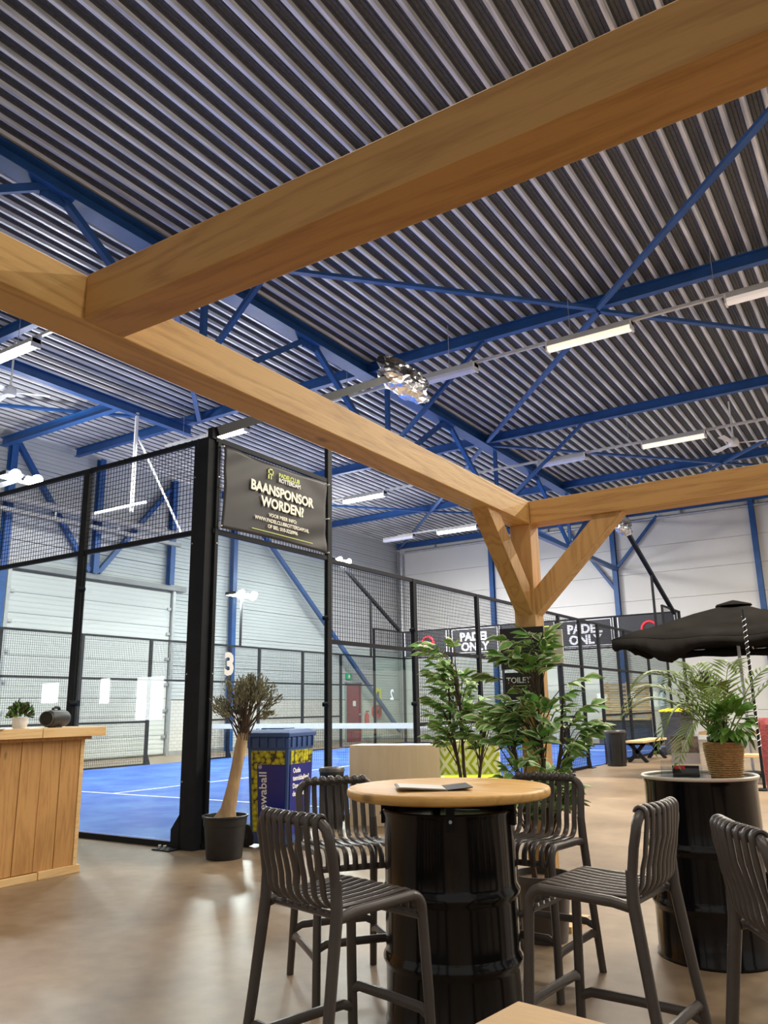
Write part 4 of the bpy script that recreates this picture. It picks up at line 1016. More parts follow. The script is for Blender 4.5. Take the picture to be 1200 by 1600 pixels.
tc_ = on(0.045, -0.15)
t = thing('price_card', tc_, 'little white card leaning against the jute basket', 'card')
slab(tc_, -0.013, 0.013, 0.0, 0.02, 0, 0.002, 'card', M['print_white'], t)
# basket with palm
bk = on(0.135, -0.045)
t = thing('potted_palm', bk, 'feathery palm and leafy bush in a woven jute basket on the drum', 'plant')
prof = [(0, 0.0), (0.078, 0.0)]
nrow = 15
for i in range(nrow+1):
    z_ = 0.006+i*0.165/nrow; r_ = 0.080+0.018*min(1, i/(nrow*0.8))
    prof += [(r_, z_), (r_+0.005, z_+0.0045), (r_, z_+0.009)]
prof += [(0.092, 0.178), (0.088, 0.16), (0, 0.155)]
G().lathe(prof, 40, bk, rip=lambda a, z_: 0.012*math.sin(a*30+z_*400)).obj('basket', M['jute'], t, True)
G().lathe([(0.0, 0.14), (0.070, 0.14), (0.078, 0.205), (0.072, 0.205), (0.066, 0.17), (0, 0.17)], 28, bk).obj('inner_pot', M['black_plastic'], t, True)
rnd = random.Random(11); top = bk+Vector((0, 0, 0.18))
def frond(az, reach, rise, droop, label=None):
    d = Vector((math.cos(az), math.sin(az), 0)); g = G(); N = 22; path = []
    for k in range(N+1):
        s = k/N; path.append(top+d*(0.02+reach*s)+Vector((0, 0, rise*math.sin(s*1.9)*1.0-droop*s*s)))
    g.tube(path, [0.0045*(1-0.7*k/N) for k in range(N+1)], 5)
    for k in range(4, N+1):
        tn = (path[min(k+1, N)]-path[k-1]).normalized(); sd = tn.cross(Vector((0, 0, 1))).normalized(); up = sd.cross(tn)
        L = 0.155*math.sin(math.pi*(0.18+0.72*k/N))*rnd.uniform(.85, 1.1)
        for s_ in (-1, 1):
            e = path[k]+(sd*s_*0.72+tn*0.72+up*0.18).normalized()*L-Vector((0, 0, 0.25*L))
            m_ = path[k].lerp(e, 0.45)+up*0.012; wv = tn*0.0095
            b = len(g.v); g.v += [tuple(path[k]), tuple(m_+wv), tuple(e), tuple(m_-wv)]; g.f.append((b, b+1, b+2, b+3)); g.mi.append(0)
    return g.obj('palm_frond', M['palm'], t, fix=False)
A0 = math.atan2(rr_h.y, rr_h.x)
for az, re, ri, dr in ((math.pi+0.05, 0.46, 0.30, 0.14), (math.pi-0.35, 0.50, 0.40, 0.20), (math.pi+0.45, 0.34, 0.34, 0.36), (math.pi+0.8, 0.30, 0.22, 0.30), (math.pi-0.9, 0.42, 0.46, 0.16),
                       (2.0, 0.30, 0.44, 0.05), (1.2, 0.34, 0.46, 0.06), (0.55, 0.44, 0.42, 0.06), (0.1, 0.50, 0.40, 0.10), (math.pi+0.2, 0.40, 0.42, 0.10), (-1.7, 0.2, 0.34, 0.10)):
    frond(A0+az, re, ri, dr)
for az in (0.3, 1.0, 2.2, 3.4, 4.6):
    d = Vector((math.cos(A0+az), math.sin(A0+az), 0)); G().tube([top, top+d*0.03+Vector((0, 0, 0.09)), top+d*0.05+Vector((0, 0, 0.2))], 0.004, 5).obj('stem', M['bark_dark'], t)
bush = bk+rr_h*0.055-fw_h*0.03+Vector((0, 0, 0.27))
lm = leafmesh(0.072, 0.038).obj('bush_leaf', M['leafy'], t, fix=False)
def place_leaf(o, p, d, roll, s):
    d = Vector(d).normalized(); sd = d.cross(Vector((0, 0, 1)));
    if sd.length < 1e-3: sd = Vector((1, 0, 0))
    sd.normalize(); u = sd.cross(d); sd2 = sd*math.cos(roll)+u*math.sin(roll); u2 = sd2.cross(d)
    o.matrix_local = Matrix(((sd2.x*s, d.x*s, u2.x*s, p.x), (sd2.y*s, d.y*s, u2.y*s, p.y), (sd2.z*s, d.z*s, u2.z*s, p.z), (0, 0, 0, 1)))
def centre_mesh(o, off):
    for v in o.data.vertices: v.co += off
centre_mesh(lm, Vector(bk))
for k in range(170):
    o = lm if k == 0 else share(lm, 'bush_leaf', t, (0, 0, 0))
    a = rnd.uniform(0, 6.28); e = rnd.uniform(-0.9, 1.4); q = rnd.uniform(.45, 1)
    dd = Vector((math.cos(a)*math.cos(e), math.sin(a)*math.cos(e), math.sin(e)))
    place_leaf(o, bush-bk+Vector((dd.x*0.10, dd.y*0.10, dd.z*0.105))*q, dd+Vector((0, 0, -0.25)), rnd.uniform(-.8, .8), rnd.uniform(.75, 1.15))
# ------------------------------------------------------------------ olive tree in its tub
ob = Vector((0.50, -0.17, 0)); rnd = random.Random(5)
t = thing('olive_tree', ob, 'small olive tree in a black nursery tub beside the corner post', 'tree')
G().lathe([(0, 0.0), (0.150, 0.0), (0.156, 0.01), (0.180, 0.27), (0.186, 0.272), (0.192, 0.335), (0.203, 0.34), (0.203, 0.355), (0.188, 0.355), (0.182, 0.30), (0, 0.30)], 40, ob).obj('tub', M['black_plastic'], t, True)
G().lathe([(0, 0.325), (0.10, 0.322), (0.184, 0.305)], 28, ob).obj('soil', M['soil'], t, True)
RH = Vector((math.cos(YAW), math.sin(YAW), 0))
tr = [ob+Vector((0, 0, 0.31)), ob+RH*0.025+Vector((0, 0, 0.40)), ob+RH*0.06+Vector((0, 0, 0.58)), ob+RH*0.095+Vector((0, 0, 0.78)), ob+RH*0.125+Vector((0, 0, 0.96)), ob+RH*0.14+Vector((0, 0, 1.05))]
G().tube(tr, [0.105, 0.068, 0.054, 0.05, 0.052, 0.046], 12).obj('trunk', M['bark'], t, True)
G().tube([tr[-1]-Vector((0, 0, .06)), tr[-1]+RH*0.03+Vector((0, 0, 0.16))], [0.045, 0.036], 10).obj('cut_stump', M['bark_dark'], t, True)
cen = ob+RH*0.15+Vector((0, 0, 1.31)); gb = G(); tips = []
for k in range(46):
    a = rnd.uniform(0, 6.28); e = rnd.uniform(-0.35, 1.45); q = rnd.uniform(0.75, 1.0)
    d = Vector((math.cos(a)*math.cos(e), math.sin(a)*math.cos(e), math.sin(e)))
    end = cen+Vector((d.x*0.34, d.y*0.34, d.z*0.27))*q-Vector((0, 0, 0.03)); st_ = tr[-1]+Vector((rnd.uniform(-.04, .04), rnd.uniform(-.04, .04), rnd.uniform(-.08, .04)))
    mid = st_.lerp(end, 0.5)+Vector((0, 0, 0.04)); gb.tube([st_, mid, end], [0.008, 0.005, 0.002], 5); tips.append((st_, mid, end))
gb.obj('branches', M['bark_dark'], t, fix=False, kind='stuff')
def pos_(r):
    a, m_, b = r.choice(tips); s = r.uniform(0.15, 1.05)
    p = m_.lerp(b, s)+Vector((r.uniform(-.03, .03), r.uniform(-.03, .03), r.uniform(-.03, .03))); return p, (b-m_).normalized()
scatter(2600, pos_, 0.042, 0.0125, rnd, 0.1).obj('foliage', M['olive'], t, fix=False, kind='stuff')

# ------------------------------------------------------------------ blue wheeled bin for old balls
def wheeled_bin(name, nc, u, v, W, D, H, label, body, lid, wrap=False):
    """nc: near bottom corner; u along the left-hand visible face, v along the right-hand face"""
    nc = Vector((*nc, 0)); u = Vector((*u, 0)).normalized(); v = Vector((*v, 0)).normalized()
    t = thing(name, nc+u*W/2+v*D/2, label, 'bin')
    c = nc+u*W/2+v*D/2
    def ring(z, k, w_=W, d_=D): return [c-u*w_/2*k-v*d_/2*k+Vector((0, 0, z)), c+u*w_/2*k-v*d_/2*k+Vector((0, 0, z)), c+u*w_/2*k+v*d_/2*k+Vector((0, 0, z)), c-u*w_/2*k+v*d_/2*k+Vector((0, 0, z))]
    def kz(z): return 0.84+0.16*z/H
    g = G(); zs = [0.03, H*0.86, H*0.87, H*0.97]; ks = [kz(0.03), kz(H*0.86), kz(H*0.86)+0.02, kz(H)+0.02]
    for z, k in zip(zs, ks): g.v += [tuple(x) for x in ring(z, k)]
    for i in range(3):
        for j in range(4):
            a = i*4+j; b = i*4+(j+1) % 4; g.f.append((a, b, b+4, a+4)); g.mi.append(0)
    g.f += [(3, 2, 1, 0), (12, 13, 14, 15)]; g.mi += [0, 0]
    g.obj('body', body, t, bevel=0.02)
    # ribs under the rim
    for k in range(5):
        for fc in (0, 1):
            s = -0.4+k*0.2
            p = c+(u*s*W-v*D/2*(kz(H*.88)+0.025) if fc == 0 else v*s*D-u*W/2*(kz(H*.88)+0.025))
            G().bar(p+Vector((0, 0, H*0.875)), p+Vector((0, 0, H*0.965)), 0.014, 0.03, v if fc == 0 else u).obj('rim_rib', body, t)
    g = G()
    for z, k in ((H*0.965, 1.06), (H*1.0, 1.07), (H*1.005, 1.05), (H*1.03, 0.86), (H*1.035, 0.5)): g.v += [tuple(x) for x in ring(z, k)]
    for i in range(4):
        for j in range(4):
            a = i*4+j; b = i*4+(j+1) % 4; g.f.append((a, b, b+4, a+4)); g.mi.append(0)
    g.f += [(3, 2, 1, 0), (16, 17, 18, 19)]; g.mi += [0, 0]
    lo_ = g.obj('lid', lid, t, bevel=0.006)
    pq = c+u*0.02*W+Vector((0, 0, H*1.035)); G().bar(pq-v*D*0.3, pq+v*D*0.12, W*0.55, 0.022).obj('lid_panel', lid, lo_, bevel=0.008)
    hb = c+u*(W/2*1.07+0.035)+Vector((0, 0, H*0.97)); G().cyl(hb-v*D*0.4, hb+v*D*0.4, 0.016, 10).obj('handle_bar', body, t, True)
    for s in (-0.38, 0.38):
        p = c+u*(W/2*0.86+0.045)+v*D*s+Vector((0, 0, 0.10))
        wo = G().tube([p-v*0.028, p-v*0.022, p+v*0.022, p+v*0.028], [0.08, 0.10, 0.10, 0.08], 24).obj('wheel', M['rubber'], t, True)
        G().cyl(p-v*0.032, p+v*0.032, 0.03, 12).obj('hub', M['black_plastic'], wo, True)
        G().bar(p, p-u*0.09+Vector((0, 0, 0.05)), 0.02, 0.05).obj('axle_bracket', body, t)
    if wrap:
        def face(fc, s0, s1, z0, z1, off):
            P_ = []
            for s, z in ((s0, z0), (s1, z0), (s1, z1), (s0, z1)):
                k = kz(z)
                p = c+(u*s*W*k-v*(D/2*k+off) if fc == 0 else v*s*D*k-u*(W/2*k+off))+Vector((0, 0, z)); P_.append(p)
            return P_
        def panel(fc, s0, s1, z0, z1, off, mat, nm):
            A = face(fc, s0, s1, z0, z1, off); B2 = face(fc, s0, s1, z0, z1, off-0.003)
            return G().add(A+B2, [(0, 1, 2, 3), (7, 6, 5, 4), (0, 4, 5, 1), (1, 5, 6, 2), (2, 6, 7, 3), (3, 7, 4, 0)]).obj(nm, mat, t)
        panel(0, -0.42, 0.40, 0.14, 0.87, 0.006, M['balls'], 'ball_print'); panel(1, -0.42, 0.44, 0.14, 0.87, 0.006, M['balls'], 'ball_print')
        panel(0, -0.44, 0.25, 0.12, 0.745, 0.009, M['wrap_blue'], 'blue_print'); panel(1, -0.44, 0.44, 0.12, 0.745, 0.009, M['wrap_blue'], 'blue_print')
        q0 = face(0, -0.30, -0.30, 0.2, 0.7, 0.012)
        # vertical brand lettering reads upwards on the left face, notice on the right face
        base = face(0, 0.02, 0.02, 0.17, 0.7, 0.0105); upv = (base[2]-base[1]).normalized()
        lettering('lettering', 'renewaball', M['print_white'], t, base[0], upv, u, 0.115, 0.0015, 'LEFT', 0.001, 1.02)
        lettering('lettering', '\u00ae', M['print_white'], t, base[0]+upv*0.535+u*0.05, upv, u, 0.05, 0.0, 'LEFT', 0.001)
        for k, tx in enumerate(('Oude', 'tennisballen?', 'Doe ze in', 'deze bak')):
            b1 = face(1, -0.34, 0.34, 0.665-0.07*k, 0.7, 0.0105)[0]
            lettering('lettering', tx, M['print_white'], t, b1, v, (0, 0, 1), 0.064, 0.0018, 'LEFT', 0.001)
    return t
wheeled_bin('wheeled_bin', (0.74, 0.40), (-0.98, -0.19), (-0.19, 0.98), 0.46, 0.53, 1.03, 'blue wheeled bin wrapped in tennis ball print behind the stools', M['bin_blue'], M['bin_blue'], True)
wheeled_bin('wheeled_bin', (0.85, 15.2), (-0.95, 0.30), (0.30, 0.95), 0.55, 0.62, 1.08, 'dark wheeled bin with a yellow lid at the far end of the lounge', M['dark_store'], M['yellow'])

# ------------------------------------------------------------------ trash bins, plywood box, bench, pallets
def trash(c, r, h, label):
    c = Vector((*c, 0)); t = thing('trash_bin', c, label, 'bin')
    G().lathe([(0, 0), (r*0.86, 0), (r*0.88, 0.01), (r*0.98, h*0.88), (r, h*0.885), (r, h*0.92), (0, h*0.92)], 32, c).obj('body', M['black_plastic'], t, True)
    G().lathe([(r*0.99, h*0.92), (r*1.05, h*0.925), (r*1.05, h*0.97), (r*0.95, h*1.0), (r*0.6, h*1.0), (r*0.55, h*0.96), (0, h*0.96)], 32, c).obj('lid_ring', M['stool'], t, True)
    for k in range(10):
        a = k*math.pi/5; d = Vector((math.cos(a), math.sin(a), 0)); p = c+d*r*0.955
        G().bar(p+Vector((0, 0, h*0.1)), p+Vector((0, 0, h*0.84)), 0.012, 0.012, d).obj('rib', M['black_plastic'], t)
trash((0.26, 1.72), 0.135, 0.625, 'small round black trash bin at the foot of the fence by the bin')
trash((0.34, 11.55), 0.22, 0.72, 'round black trash bin beside the far bench')
pA, pB = Vector((0.34, 1.95, 0)), Vector((1.45, 2.25, 0)); pu = (pB-pA).normalized(); pv = Vector((-pu.y, pu.x, 0))
t = thing('plywood_box', (pA+pB)/2, 'pale plywood box standing behind the drum table', 'box')
def pl(a, b, th, z0, z1, nm): G().bar((a+b)/2+Vector((0, 0, z0)), (a+b)/2+Vector((0, 0, z1)), (b-a).length, th, (-(b-a).normalized().y, (b-a).normalized().x, 0)).obj(nm, M['ply'], t, bevel=0.002)
pl(pA, pB, 0.018, 0.0, 0.83, 'front_panel'); pl(pA+pv*0.4, pB+pv*0.4, 0.018, 0.0, 0.83, 'back_panel')
pl(pA+pv*0.012+pu*0.009, pA+pv*0.388+pu*0.009, 0.018, 0.0, 0.829, 'side_panel'); pl(pB+pv*0.012-pu*0.009, pB+pv*0.388-pu*0.009, 0.018, 0.0, 0.829, 'side_panel')
quad(pA, pu, pv, 0.0, (pB-pA).length, 0.0, 0.4, 0.8305, 0.8305, 0.016).obj('top_panel', M['ply'], t)
def xtable(name, c, L, W, H, label, cat, along='y', bench=False, nb=2):
    c = Vector((*c, 0)); t = thing(name, c, label, cat)
    ux_ = Vector((0, 1, 0)) if along == 'y' else Vector((1, 0, 0)); uy_ = Vector((-ux_.y, ux_.x, 0))
    wb_ = W/nb
    for k in range(nb):
        quad(c, ux_, uy_, -L/2, L/2, -W/2+k*wb_+0.003, -W/2+(k+1)*wb_-0.003, H-0.045, H-0.045, 0.045).obj('board', M['pallet'], t, bevel=0.004)
    for s in (-1, 1):
        e = c+ux_*s*(L/2-0.22)
        G().bar(e-uy_*W*0.48, e+uy_*W*0.40+Vector((0, 0, H-0.05)), 0.07, 0.07, ux_).obj('leg', M['black_steel'], t)
        G().bar(e+uy_*W*0.48, e-uy_*W*0.40+Vector((0, 0, H-0.05)), 0.07, 0.07, ux_).obj('leg', M['black_steel'], t)
        G().bar(e-uy_*W*0.45+Vector((0, 0, H-0.07)), e+uy_*W*0.45+Vector((0, 0, H-0.07)), 0.07, 0.05).obj('cross_rail', M['black_steel'], t)
    return t
xtable('bench', (0.45, 13.5), 2.0, 0.42, 0.46, 'wooden bench on crossed black legs by the court fence', 'bench')
xtable('picnic_table', (3.55, 9.3), 1.9, 0.80, 0.77, 'wooden picnic table on crossed black legs under the parasol', 'table', 'x', nb=4)
xtable('bench', (3.9, 8.5), 1.7, 0.34, 0.45, 'wooden bench on crossed legs beside the picnic table', 'bench', 'x')
t = thing('pallet_sofa', (-2.5, 21.8, 0), 'pallet wood seat with slatted back behind the far fence', 'sofa')
for k in range(8):
    G().box((-3.3, 22.18-0.0, 0.90+k*0.135), (-1.7, 22.21, 0.99+k*0.135)).obj('back_slat', M['pallet'], t)
for x in (-3.2, -2.5, -1.85): G().box((x, 22.21, 0.0), (x+0.09, 22.29, 1.98)).obj('back_post', M['pallet'], t)
for k in range(5): G().box((-3.2, 21.35+k*0.16, 0.74), (-1.55, 21.49+k*0.16, 0.80)).obj('seat_board', M['pallet'], t)
G().box((-3.3, 21.45, 0.0), (-1.7, 22.15, 0.735)).obj('base_box', M['dark_store'], t)
t = thing('lounge_chair', (2.1, 1.65, 0), 'lime lounge chair with a diamond patterned back behind the ficus', 'chair')
cu_ = Vector((0.86, 0.5, 0)).normalized(); cv_ = Vector((-0.5, 0.86, 0)); cc_ = Vector((2.10, 1.49, 0))
def cb(a0, a1, b0, b1, z0, z1, nm, mat, bev=0.02): return quad(cc_, cu_, cv_, a0, a1, b0, b1, z0, z0, z1-z0).obj(nm, mat, t, bevel=bev)
cb(-0.30, 0.30, 0.30, 0.42, 0.45, 0.92, 'backrest', M['pattern'], 0.03); cb(-0.31, 0.31, -0.24, 0.30, 0.36, 0.60, 'seat_cushion', M['lime'], 0.04); cb(-0.31, 0.31, -0.24, 0.42, 0.22, 0.36, 'seat_base', M['lime'], 0.02)
for a in (-0.26, 0.26):
    for b in (-0.19, 0.36):
        p = cc_+cu_*a+cv_*b; G().cyl(p, p+Vector((0, 0, 0.22)), 0.018, 8).obj('leg', M['black_steel'], t, True)

# ------------------------------------------------------------------ two ficus trees
def ficus_leaf(L, W):
    g = G(); rows = [(0, 0.0), (0.22, 0.7), (0.48, 1.0), (0.76, 0.62), (1.0, 0.0)]; cols = (-1, -0.62, 0, 0.62, 1)
    for t_, w_ in rows:
        for c_ in cols: g.v.append((W/2*w_*c_, t_*L, -0.22*t_*t_*L+0.22*W/2*w_*abs(c_)))
    for k in range(4):
        for j in range(4):
            a = k*5+j; g.f.append((a, a+1, a+6, a+5)); g.mi.append(1 if j in (0, 3) else 0)
    return g
def ficus(name, base, pot_r, pot_h, crown, stems, n_twig, seed, label, low=None, gap=None):
    rnd = random.Random(seed); base = Vector(base); t = thing(name, base, label, 'plant')
    r, h = pot_r, pot_h
    G().lathe([(0, 0), (r*0.75, 0), (r*0.78, 0.01), (r*0.97, h*0.9), (r*1.03, h*0.9), (r*1.04, h), (r*0.95, h), (r*0.92, h*0.88), (0, h*0.88)], 28, base).obj('pot', M['stool'], t, True)
    G().disc(base+Vector((0, 0, h*0.9)), r*0.92, 20).obj('soil', M['soil'], t)
    paths = []
    for sx, sy, ex, ey, ez in stems:
        p0 = base+Vector((sx, sy, h*0.85)); p3 = base+Vector((ex, ey, ez))
        pa = [p0, p0.lerp(p3, 0.35)+Vector((rnd.uniform(-.03, .03), rnd.uniform(-.03, .03), 0)), p0.lerp(p3, 0.7)+Vector((rnd.uniform(-.03, .03), rnd.uniform(-.03, .03), 0)), p3]
        G().tube(pa, [0.017, 0.014, 0.010, 0.005], 7).obj('stem', M['bark_dark'], t, True); paths.append(pa)
    meshes = []
    for a, b in (('leaf_a', 'leaf_b'), ('leaf_c', 'leaf_b'), ('leaf_a', 'leaf_a')):
        g = ficus_leaf(0.115, 0.066); o_ = OFF.pop(t.name); o = g.obj('leaf', [M[a], M[b]], t, True, fix=False); OFF[t.name] = o_; meshes.append([o, False])
    gt = G(); cnt = 0; spots_ = []
    for k in range(n_twig):
        if low and k >= n_twig-low[0]:
            c_, rad = Vector(low[1]), Vector(low[2])
        else:
            c_, rad = crown[k % len(crown)]; c_, rad = Vector(c_), Vector(rad)
        while True:
            d = Vector((rnd.uniform(-1, 1), rnd.uniform(-1, 1), rnd.uniform(-1, 1)))
            if 0.35 < d.length < 1: break
        tip = base+c_+Vector((d.x*rad.x, d.y*rad.y, d.z*rad.z))
        pa = min(paths, key=lambda q: (q[2]-tip).length); s = max(0.02, min(1, (tip.z-0.22-pa[0].z)/(pa[3].z-pa[0].z)))
        st_ = pa[0].lerp(pa[1], s/0.35) if s < 0.35 else (pa[1].lerp(pa[2], (s-0.35)/0.35) if s < 0.7 else pa[2].lerp(pa[3], (s-0.7)/0.3))
        mid = st_.lerp(tip, 0.55)+Vector((0, 0, 0.06)); gt.tube([st_, mid, tip], [0.0045, 0.003, 0.0015], 4)
        dr = (tip-mid).normalized()
        for j in range(7):
            f_ = j/6; p = mid.lerp(tip, f_); sd = dr.cross(Vector((0, 0, 1))).normalized()*(1 if j % 2 else -1)
            dd = (dr*(0.55+0.5*f_)+sd*(1-0.6*f_)*0.9+Vector((rnd.uniform(-.3, .3), rnd.uniform(-.3, .3), rnd.uniform(-.55, .15))))
            spots_.append((p-base, dd, rnd.uniform(-.7, .7), rnd.uniform(.72, 1.12)))
    gt.obj('twigs', M['bark_dark'], t, fix=False, kind='stuff')
    if gap:   # leave the sign readable through the crown
        def hid(p): return gap[0] < p.x < gap[1] and gap[2] < p.z < gap[3] and p.y < 0.15
        spots_ = [q for q in spots_ if not hid(q[0]+q[1].normalized()*0.05)]
    for i, (p, dd, ro, sc) in enumerate(spots_[:300]):
        mi = meshes[rnd.choices((0, 1, 2), (5, 3, 3))[0]]
        if mi[1]: o = share(mi[0], 'leaf', t, (0, 0, 0))
        else: o = mi[0]; mi[1] = True
        place_leaf(o, p, dd, ro, sc)
    rest = spots_[300:]
    if rest:
        g = G(); lf = ficus_leaf(0.115, 0.066)
        for p, dd, ro, sc in rest:
            d = dd.normalized(); sd = d.cross(Vector((0, 0, 1))).normalized(); u = sd.cross(d); s2 = sd*math.cos(ro)+u*math.sin(ro); u2 = s2.cross(d); k = len(g.v)
            g.v += [tuple(base+p+(s2*v[0]+d*v[1]+u2*v[2])*sc) for v in lf.v]; g.f += [tuple(k+q for q in f) for f in lf.f]; g.mi += lf.mi
        g.obj('inner_leaves', [M['leaf_a'], M['leaf_b']], t, True, fix=False, kind='stuff')
    return t
ficus('ficus_tree', (2.68, 0.30, 0), 0.17, 0.36, [((-0.25, 0, 1.60), (0.26, 0.24, 0.22)), ((-0.12, 0, 1.36), (0.30, 0.26, 0.22)), ((0.10, 0.0, 1.12), (0.34, 0.26, 0.22)), ((-0.08, 0, 1.12), (0.3, 0.24, 0.2))],
      [(0.0, 0.0, -0.10, 0.02, 1.62), (0.04, 0.02, 0.14, 0.02, 1.25), (-0.03, 0.01, -0.16, 0.0, 1.5)], 88, 21, 'variegated ficus tree left of the pergola post', (7, (-0.20, -0.08, 0.50), (0.18, 0.14, 0.10)))
ficus('ficus_tree', (3.86, -1.16, 0), 0.16, 0.34, [((-0.02, 0.02, 1.58), (0.20, 0.14, 0.16)), ((-0.14, 0.04, 1.32), (0.22, 0.16, 0.18)), ((0.10, 0.05, 1.30), (0.26, 0.18, 0.2)), ((0.16, 0.05, 1.08), (0.24, 0.18, 0.18)), ((-0.24, 0.05, 1.12), (0.14, 0.14, 0.15))],
      [(0.03, 0.0, 0.05, 0.03, 1.55), (0.05, 0.02, 0.18, 0.04, 1.3), (-0.04, 0.0, -0.20, 0.03, 1.2)], 112, 22, 'variegated ficus tree covering the pergola post and TOILET sign', (34, (-0.02, 0.02, 0.80), (0.27, 0.18, 0.16)), (-0.22, 0.05, 1.30, 1.45))

# ------------------------------------------------------------------ parasol
pc = Vector((3.21, 10.0, 0))
t = thing('parasol', pc, 'black square parasol over the picnic table', 'parasol')
g = G(); N = 12; HS = 1.75
def canopy(u, v):
    m_ = max(abs(u), abs(v)); a, b = abs(u), abs(v); dg = min(a, b)/max(m_, 1e-6)
    z_ = 3.0-0.66*m_**1.05-0.05*(1-dg)*m_+0.02*math.sin(9*u+4*v)*m_
    return (pc.x+u*HS, pc.y+v*HS, z_)
for i in range(N+1):
    for j in range(N+1): g.v.append(canopy(-1+2*i/N, -1+2*j/N))
for i in range(N):
    for j in range(N):
        a = i*(N+1)+j; g.f.append((a, a+1, a+N+2, a+N+1)); g.mi.append(0)
co = g.obj('canopy', M['canvas'], t, True, fix=False); co.modifiers.new('thick', 'SOLIDIFY').thickness = 0.006
rnd = random.Random(9)
for (fx, fy, gx, gy) in ((-1, -1, 1, -1), (-1, 1, -1, -1), (1, 1, -1, 1), (1, -1, 1, 1)):
    g = G(); K = 18
    for k in range(K+1):
        s = k/K; u = fx+(gx-fx)*s; v = fy+(gy-fy)*s; p = Vector(canopy(u, v)); o_ = Vector((fx+gx, fy+gy, 0))*0.02
        dr = 0.16+0.03*math.sin(s*22)+(0.24*math.exp(-((s-0.25)/0.085)**4) if (fx, fy) == (-1, -1) else 0)
        g.v += [tuple(p), tuple(p+o_*math.sin(s*16)-Vector((0, 0, dr)))]
    for k in range(K): g.f.append((2*k, 2*k+1, 2*k+3, 2*k+2)); g.mi.append(0)
    vo = g.obj('valance', M['canvas'], t, True, fix=False); vo.modifiers.new('thick', 'SOLIDIFY').thickness = 0.004
G().lathe([(0.0, 3.06), (0.05, 3.05), (0.30, 2.98), (0.32, 2.95), (0, 2.95)], 12, pc).obj('top_vent', M['canvas'], t)
G().cyl(pc, pc+Vector((0, 0, 3.02)), 0.028, 12).obj('pole', M['grey_metal'], t, True)
for k in range(8):
    a = k*math.pi/4; u, v = (math.cos(a), math.sin(a)); m_ = max(abs(u), abs(v)); e = Vector(canopy(u/m_*0.97, v/m_*0.97))-Vector((0, 0, 0.03))
    G().bar(pc+Vector((0, 0, 2.92)), e, 0.02, 0.02).obj('rib', M['grey_metal'], t)
    G().bar(pc+Vector((0, 0, 2.25)), (pc+Vector((0, 0, 2.92))).lerp(e, 0.55), 0.018, 0.018).obj('strut', M['grey_metal'], t)
G().lathe([(0, 0), (0.28, 0), (0.28, 0.06), (0.05, 0.09), (0, 0.09)], 24, pc).obj('base', M['black_plastic'], t, True)
t = thing('light_pole', (3.73, 7.55, 0), 'slim black pole wound with a string of tiny white lamps', 'pole')
G().cyl((3.73, 7.55, 0), (3.73, 7.55, 2.62), 0.022, 10).obj('pole', M['black_steel'], t, True)
G().lathe([(0, 0), (0.16, 0), (0.16, 0.02), (0, 0.03)], 20, (3.73, 7.55, 0)).obj('base', M['black_steel'], t, True)
hel = [(3.73+0.027*math.cos(k*0.9), 7.55+0.027*math.sin(k*0.9), 0.55+k*0.012) for k in range(165)]
G().tube(hel, 0.004, 4).obj('lamp_string', M['white'], t)
# dark shrub behind the palm
sb = Vector((4.05, 2.6, 0)); rnd = random.Random(12)
t = thing('potted_shrub', sb, 'dark olive-like shrub behind the palm', 'plant')
G().lathe([(0, 0), (0.14, 0), (0.18, 0.33), (0.16, 0.33), (0.15, 0.29), (0, 0.29)], 24, sb).obj('pot', M['black_plastic'], t, True)
G().tube([sb+Vector((0, 0, 0.28)), sb+Vector((0.02, 0, 0.7)), sb+Vector((0, 0.02, 1.15))], [0.03, 0.025, 0.012], 8).obj('trunk', M['bark_dark'], t, True)
def pos_(r):
    a = r.uniform(0, 6.28); e = r.uniform(-0.9, 1.5); q = r.uniform(.3, 1)**0.6
    o = Vector((math.cos(a)*math.cos(e), math.sin(a)*math.cos(e), math.sin(e))); return sb+Vector((0, 0, 1.28))+o*q*0.24, o
scatter(900, pos_, 0.05, 0.012, rnd).obj('foliage', M['dark_shrub'], t, fix=False, kind='stuff')

# ------------------------------------------------------------------ red fleece over a chair at the right edge
t = thing('wooden_chair', (5.42, -1.72, 0), 'chair at the right picture edge under the red fleece', 'chair')
ch = Vector((5.40, -1.72, 0)); du = Vector((math.cos(0.35), math.sin(0.35), 0)); dv = Vector((-du.y, du.x, 0))
for a in (-0.19, 0.19):
    p = ch+du*a; G().bar(p, p+Vector((0, 0, 1.13)), 0.04, 0.04, dv).obj('back_post', M['black_steel'], t)
    p2 = p+dv*0.42; G().bar(p2, p2+Vector((0, 0, 0.45)), 0.04, 0.04, dv).obj('leg', M['black_steel'], t)
quad(ch, du, dv, -0.21, 0.21, 0.02, 0.44, 0.45, 0.45, 0.035).obj('seat', M['black_steel'], t, bevel=0.005)
G().bar(ch-du*0.19+Vector((0, 0, 1.11)), ch+du*0.19+Vector((0, 0, 1.11)), 0.04, 0.06).obj('top_rail', M['black_steel'], t)
g = G(); K, R2 = 18, 14
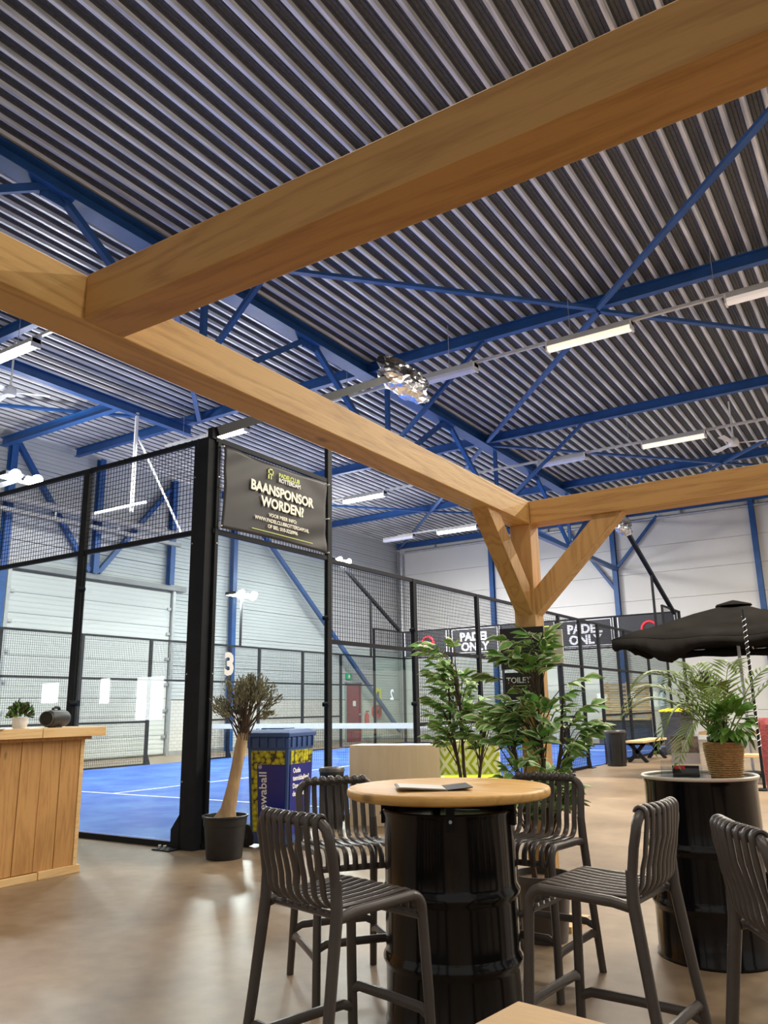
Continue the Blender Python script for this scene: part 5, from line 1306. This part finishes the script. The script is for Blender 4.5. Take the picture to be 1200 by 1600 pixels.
for k in range(K+1):
    s = -1+2*k/K
    for j in range(R2+1):
        q = j/R2; ang2 = math.pi*min(1, max(0, (q-0.42)/0.16))
        w_ = 0.012*math.sin(9*s+1.5)+0.008*math.sin(17*s)
        if q < 0.42: off, z_ = -0.035-0.02*(0.42-q)-w_*(0.42-q)*3, 1.14-(0.42-q)*0.92
        elif q > 0.58: off, z_ = 0.035+w_*(q-0.58)*3, 1.14-(q-0.58)*0.8
        else: off, z_ = -0.035*math.cos(ang2), 1.14+0.025*math.sin(ang2)
        p = ch+du*(0.245*s*(1+0.05*math.sin(6*q)))+dv*off; g.v.append((p.x, p.y, z_))
for k in range(K):
    for j in range(R2):
        a = k*(R2+1)+j; g.f.append((a, a+1, a+R2+2, a+R2+1)); g.mi.append(0)
o = g.obj('fleece_blanket', M['red_cloth'], None, True, fix=False); o.modifiers.new('thick', 'SOLIDIFY').thickness = 0.012
tag(o, 'coral red fleece hanging at the right picture edge', 'blanket')

# ------------------------------------------------------------------ things on the side wall, seen through the court
t = thing('exit_sign', (XL+0.03, 20.6, 2.4), 'small green exit sign above the red door', 'sign')
G().box((XL+0.02, 20.42, 2.38), (XL+0.06, 20.80, 2.62)).obj('sign_box', M['sign_green'], t)
G().box((XL+0.06, 20.55, 2.44), (XL+0.065, 20.66, 2.56)).obj('running_figure', M['print_white'], t)
t = thing('hose_reel', (XL+0.1, 22.5, 0.8), 'round red fire hose reel on the white brick wall', 'hose reel')
G().cyl((XL+0.02, 22.5, 1.12), (XL+0.17, 22.5, 1.12), 0.27, 28).obj('reel', M['red_bright'], t, True)
G().cyl((XL+0.17, 22.5, 1.12), (XL+0.19, 22.5, 1.12), 0.08, 16).obj('hub', M['print_black'], t, True)
t = thing('warning_sign', (XL+0.03, 22.7, 1.6), 'yellow warning sign above the hose reel', 'sign')
G().box((XL+0.02, 22.45, 1.52), (XL+0.035, 22.95, 2.05)).obj('sign_plate', M['yellow'], t)
G().box((XL+0.035, 22.62, 1.62), (XL+0.038, 22.78, 1.92)).obj('sign_symbol', M['print_black'], t)
t = thing('fire_extinguisher', (XL+0.12, 21.75, 0.5), 'slim red fire extinguisher right of the red door', 'extinguisher')
G().lathe([(0, 0.5), (0.075, 0.5), (0.08, 0.52), (0.08, 1.0), (0.03, 1.07), (0.03, 1.12), (0, 1.12)], 16, (XL+0.12, 21.75, 0)).obj('cylinder', M['red_bright'], t, True)
G().box((XL+0.09, 21.70, 1.12), (XL+0.15, 21.86, 1.16)).obj('valve_lever', M['print_black'], t)
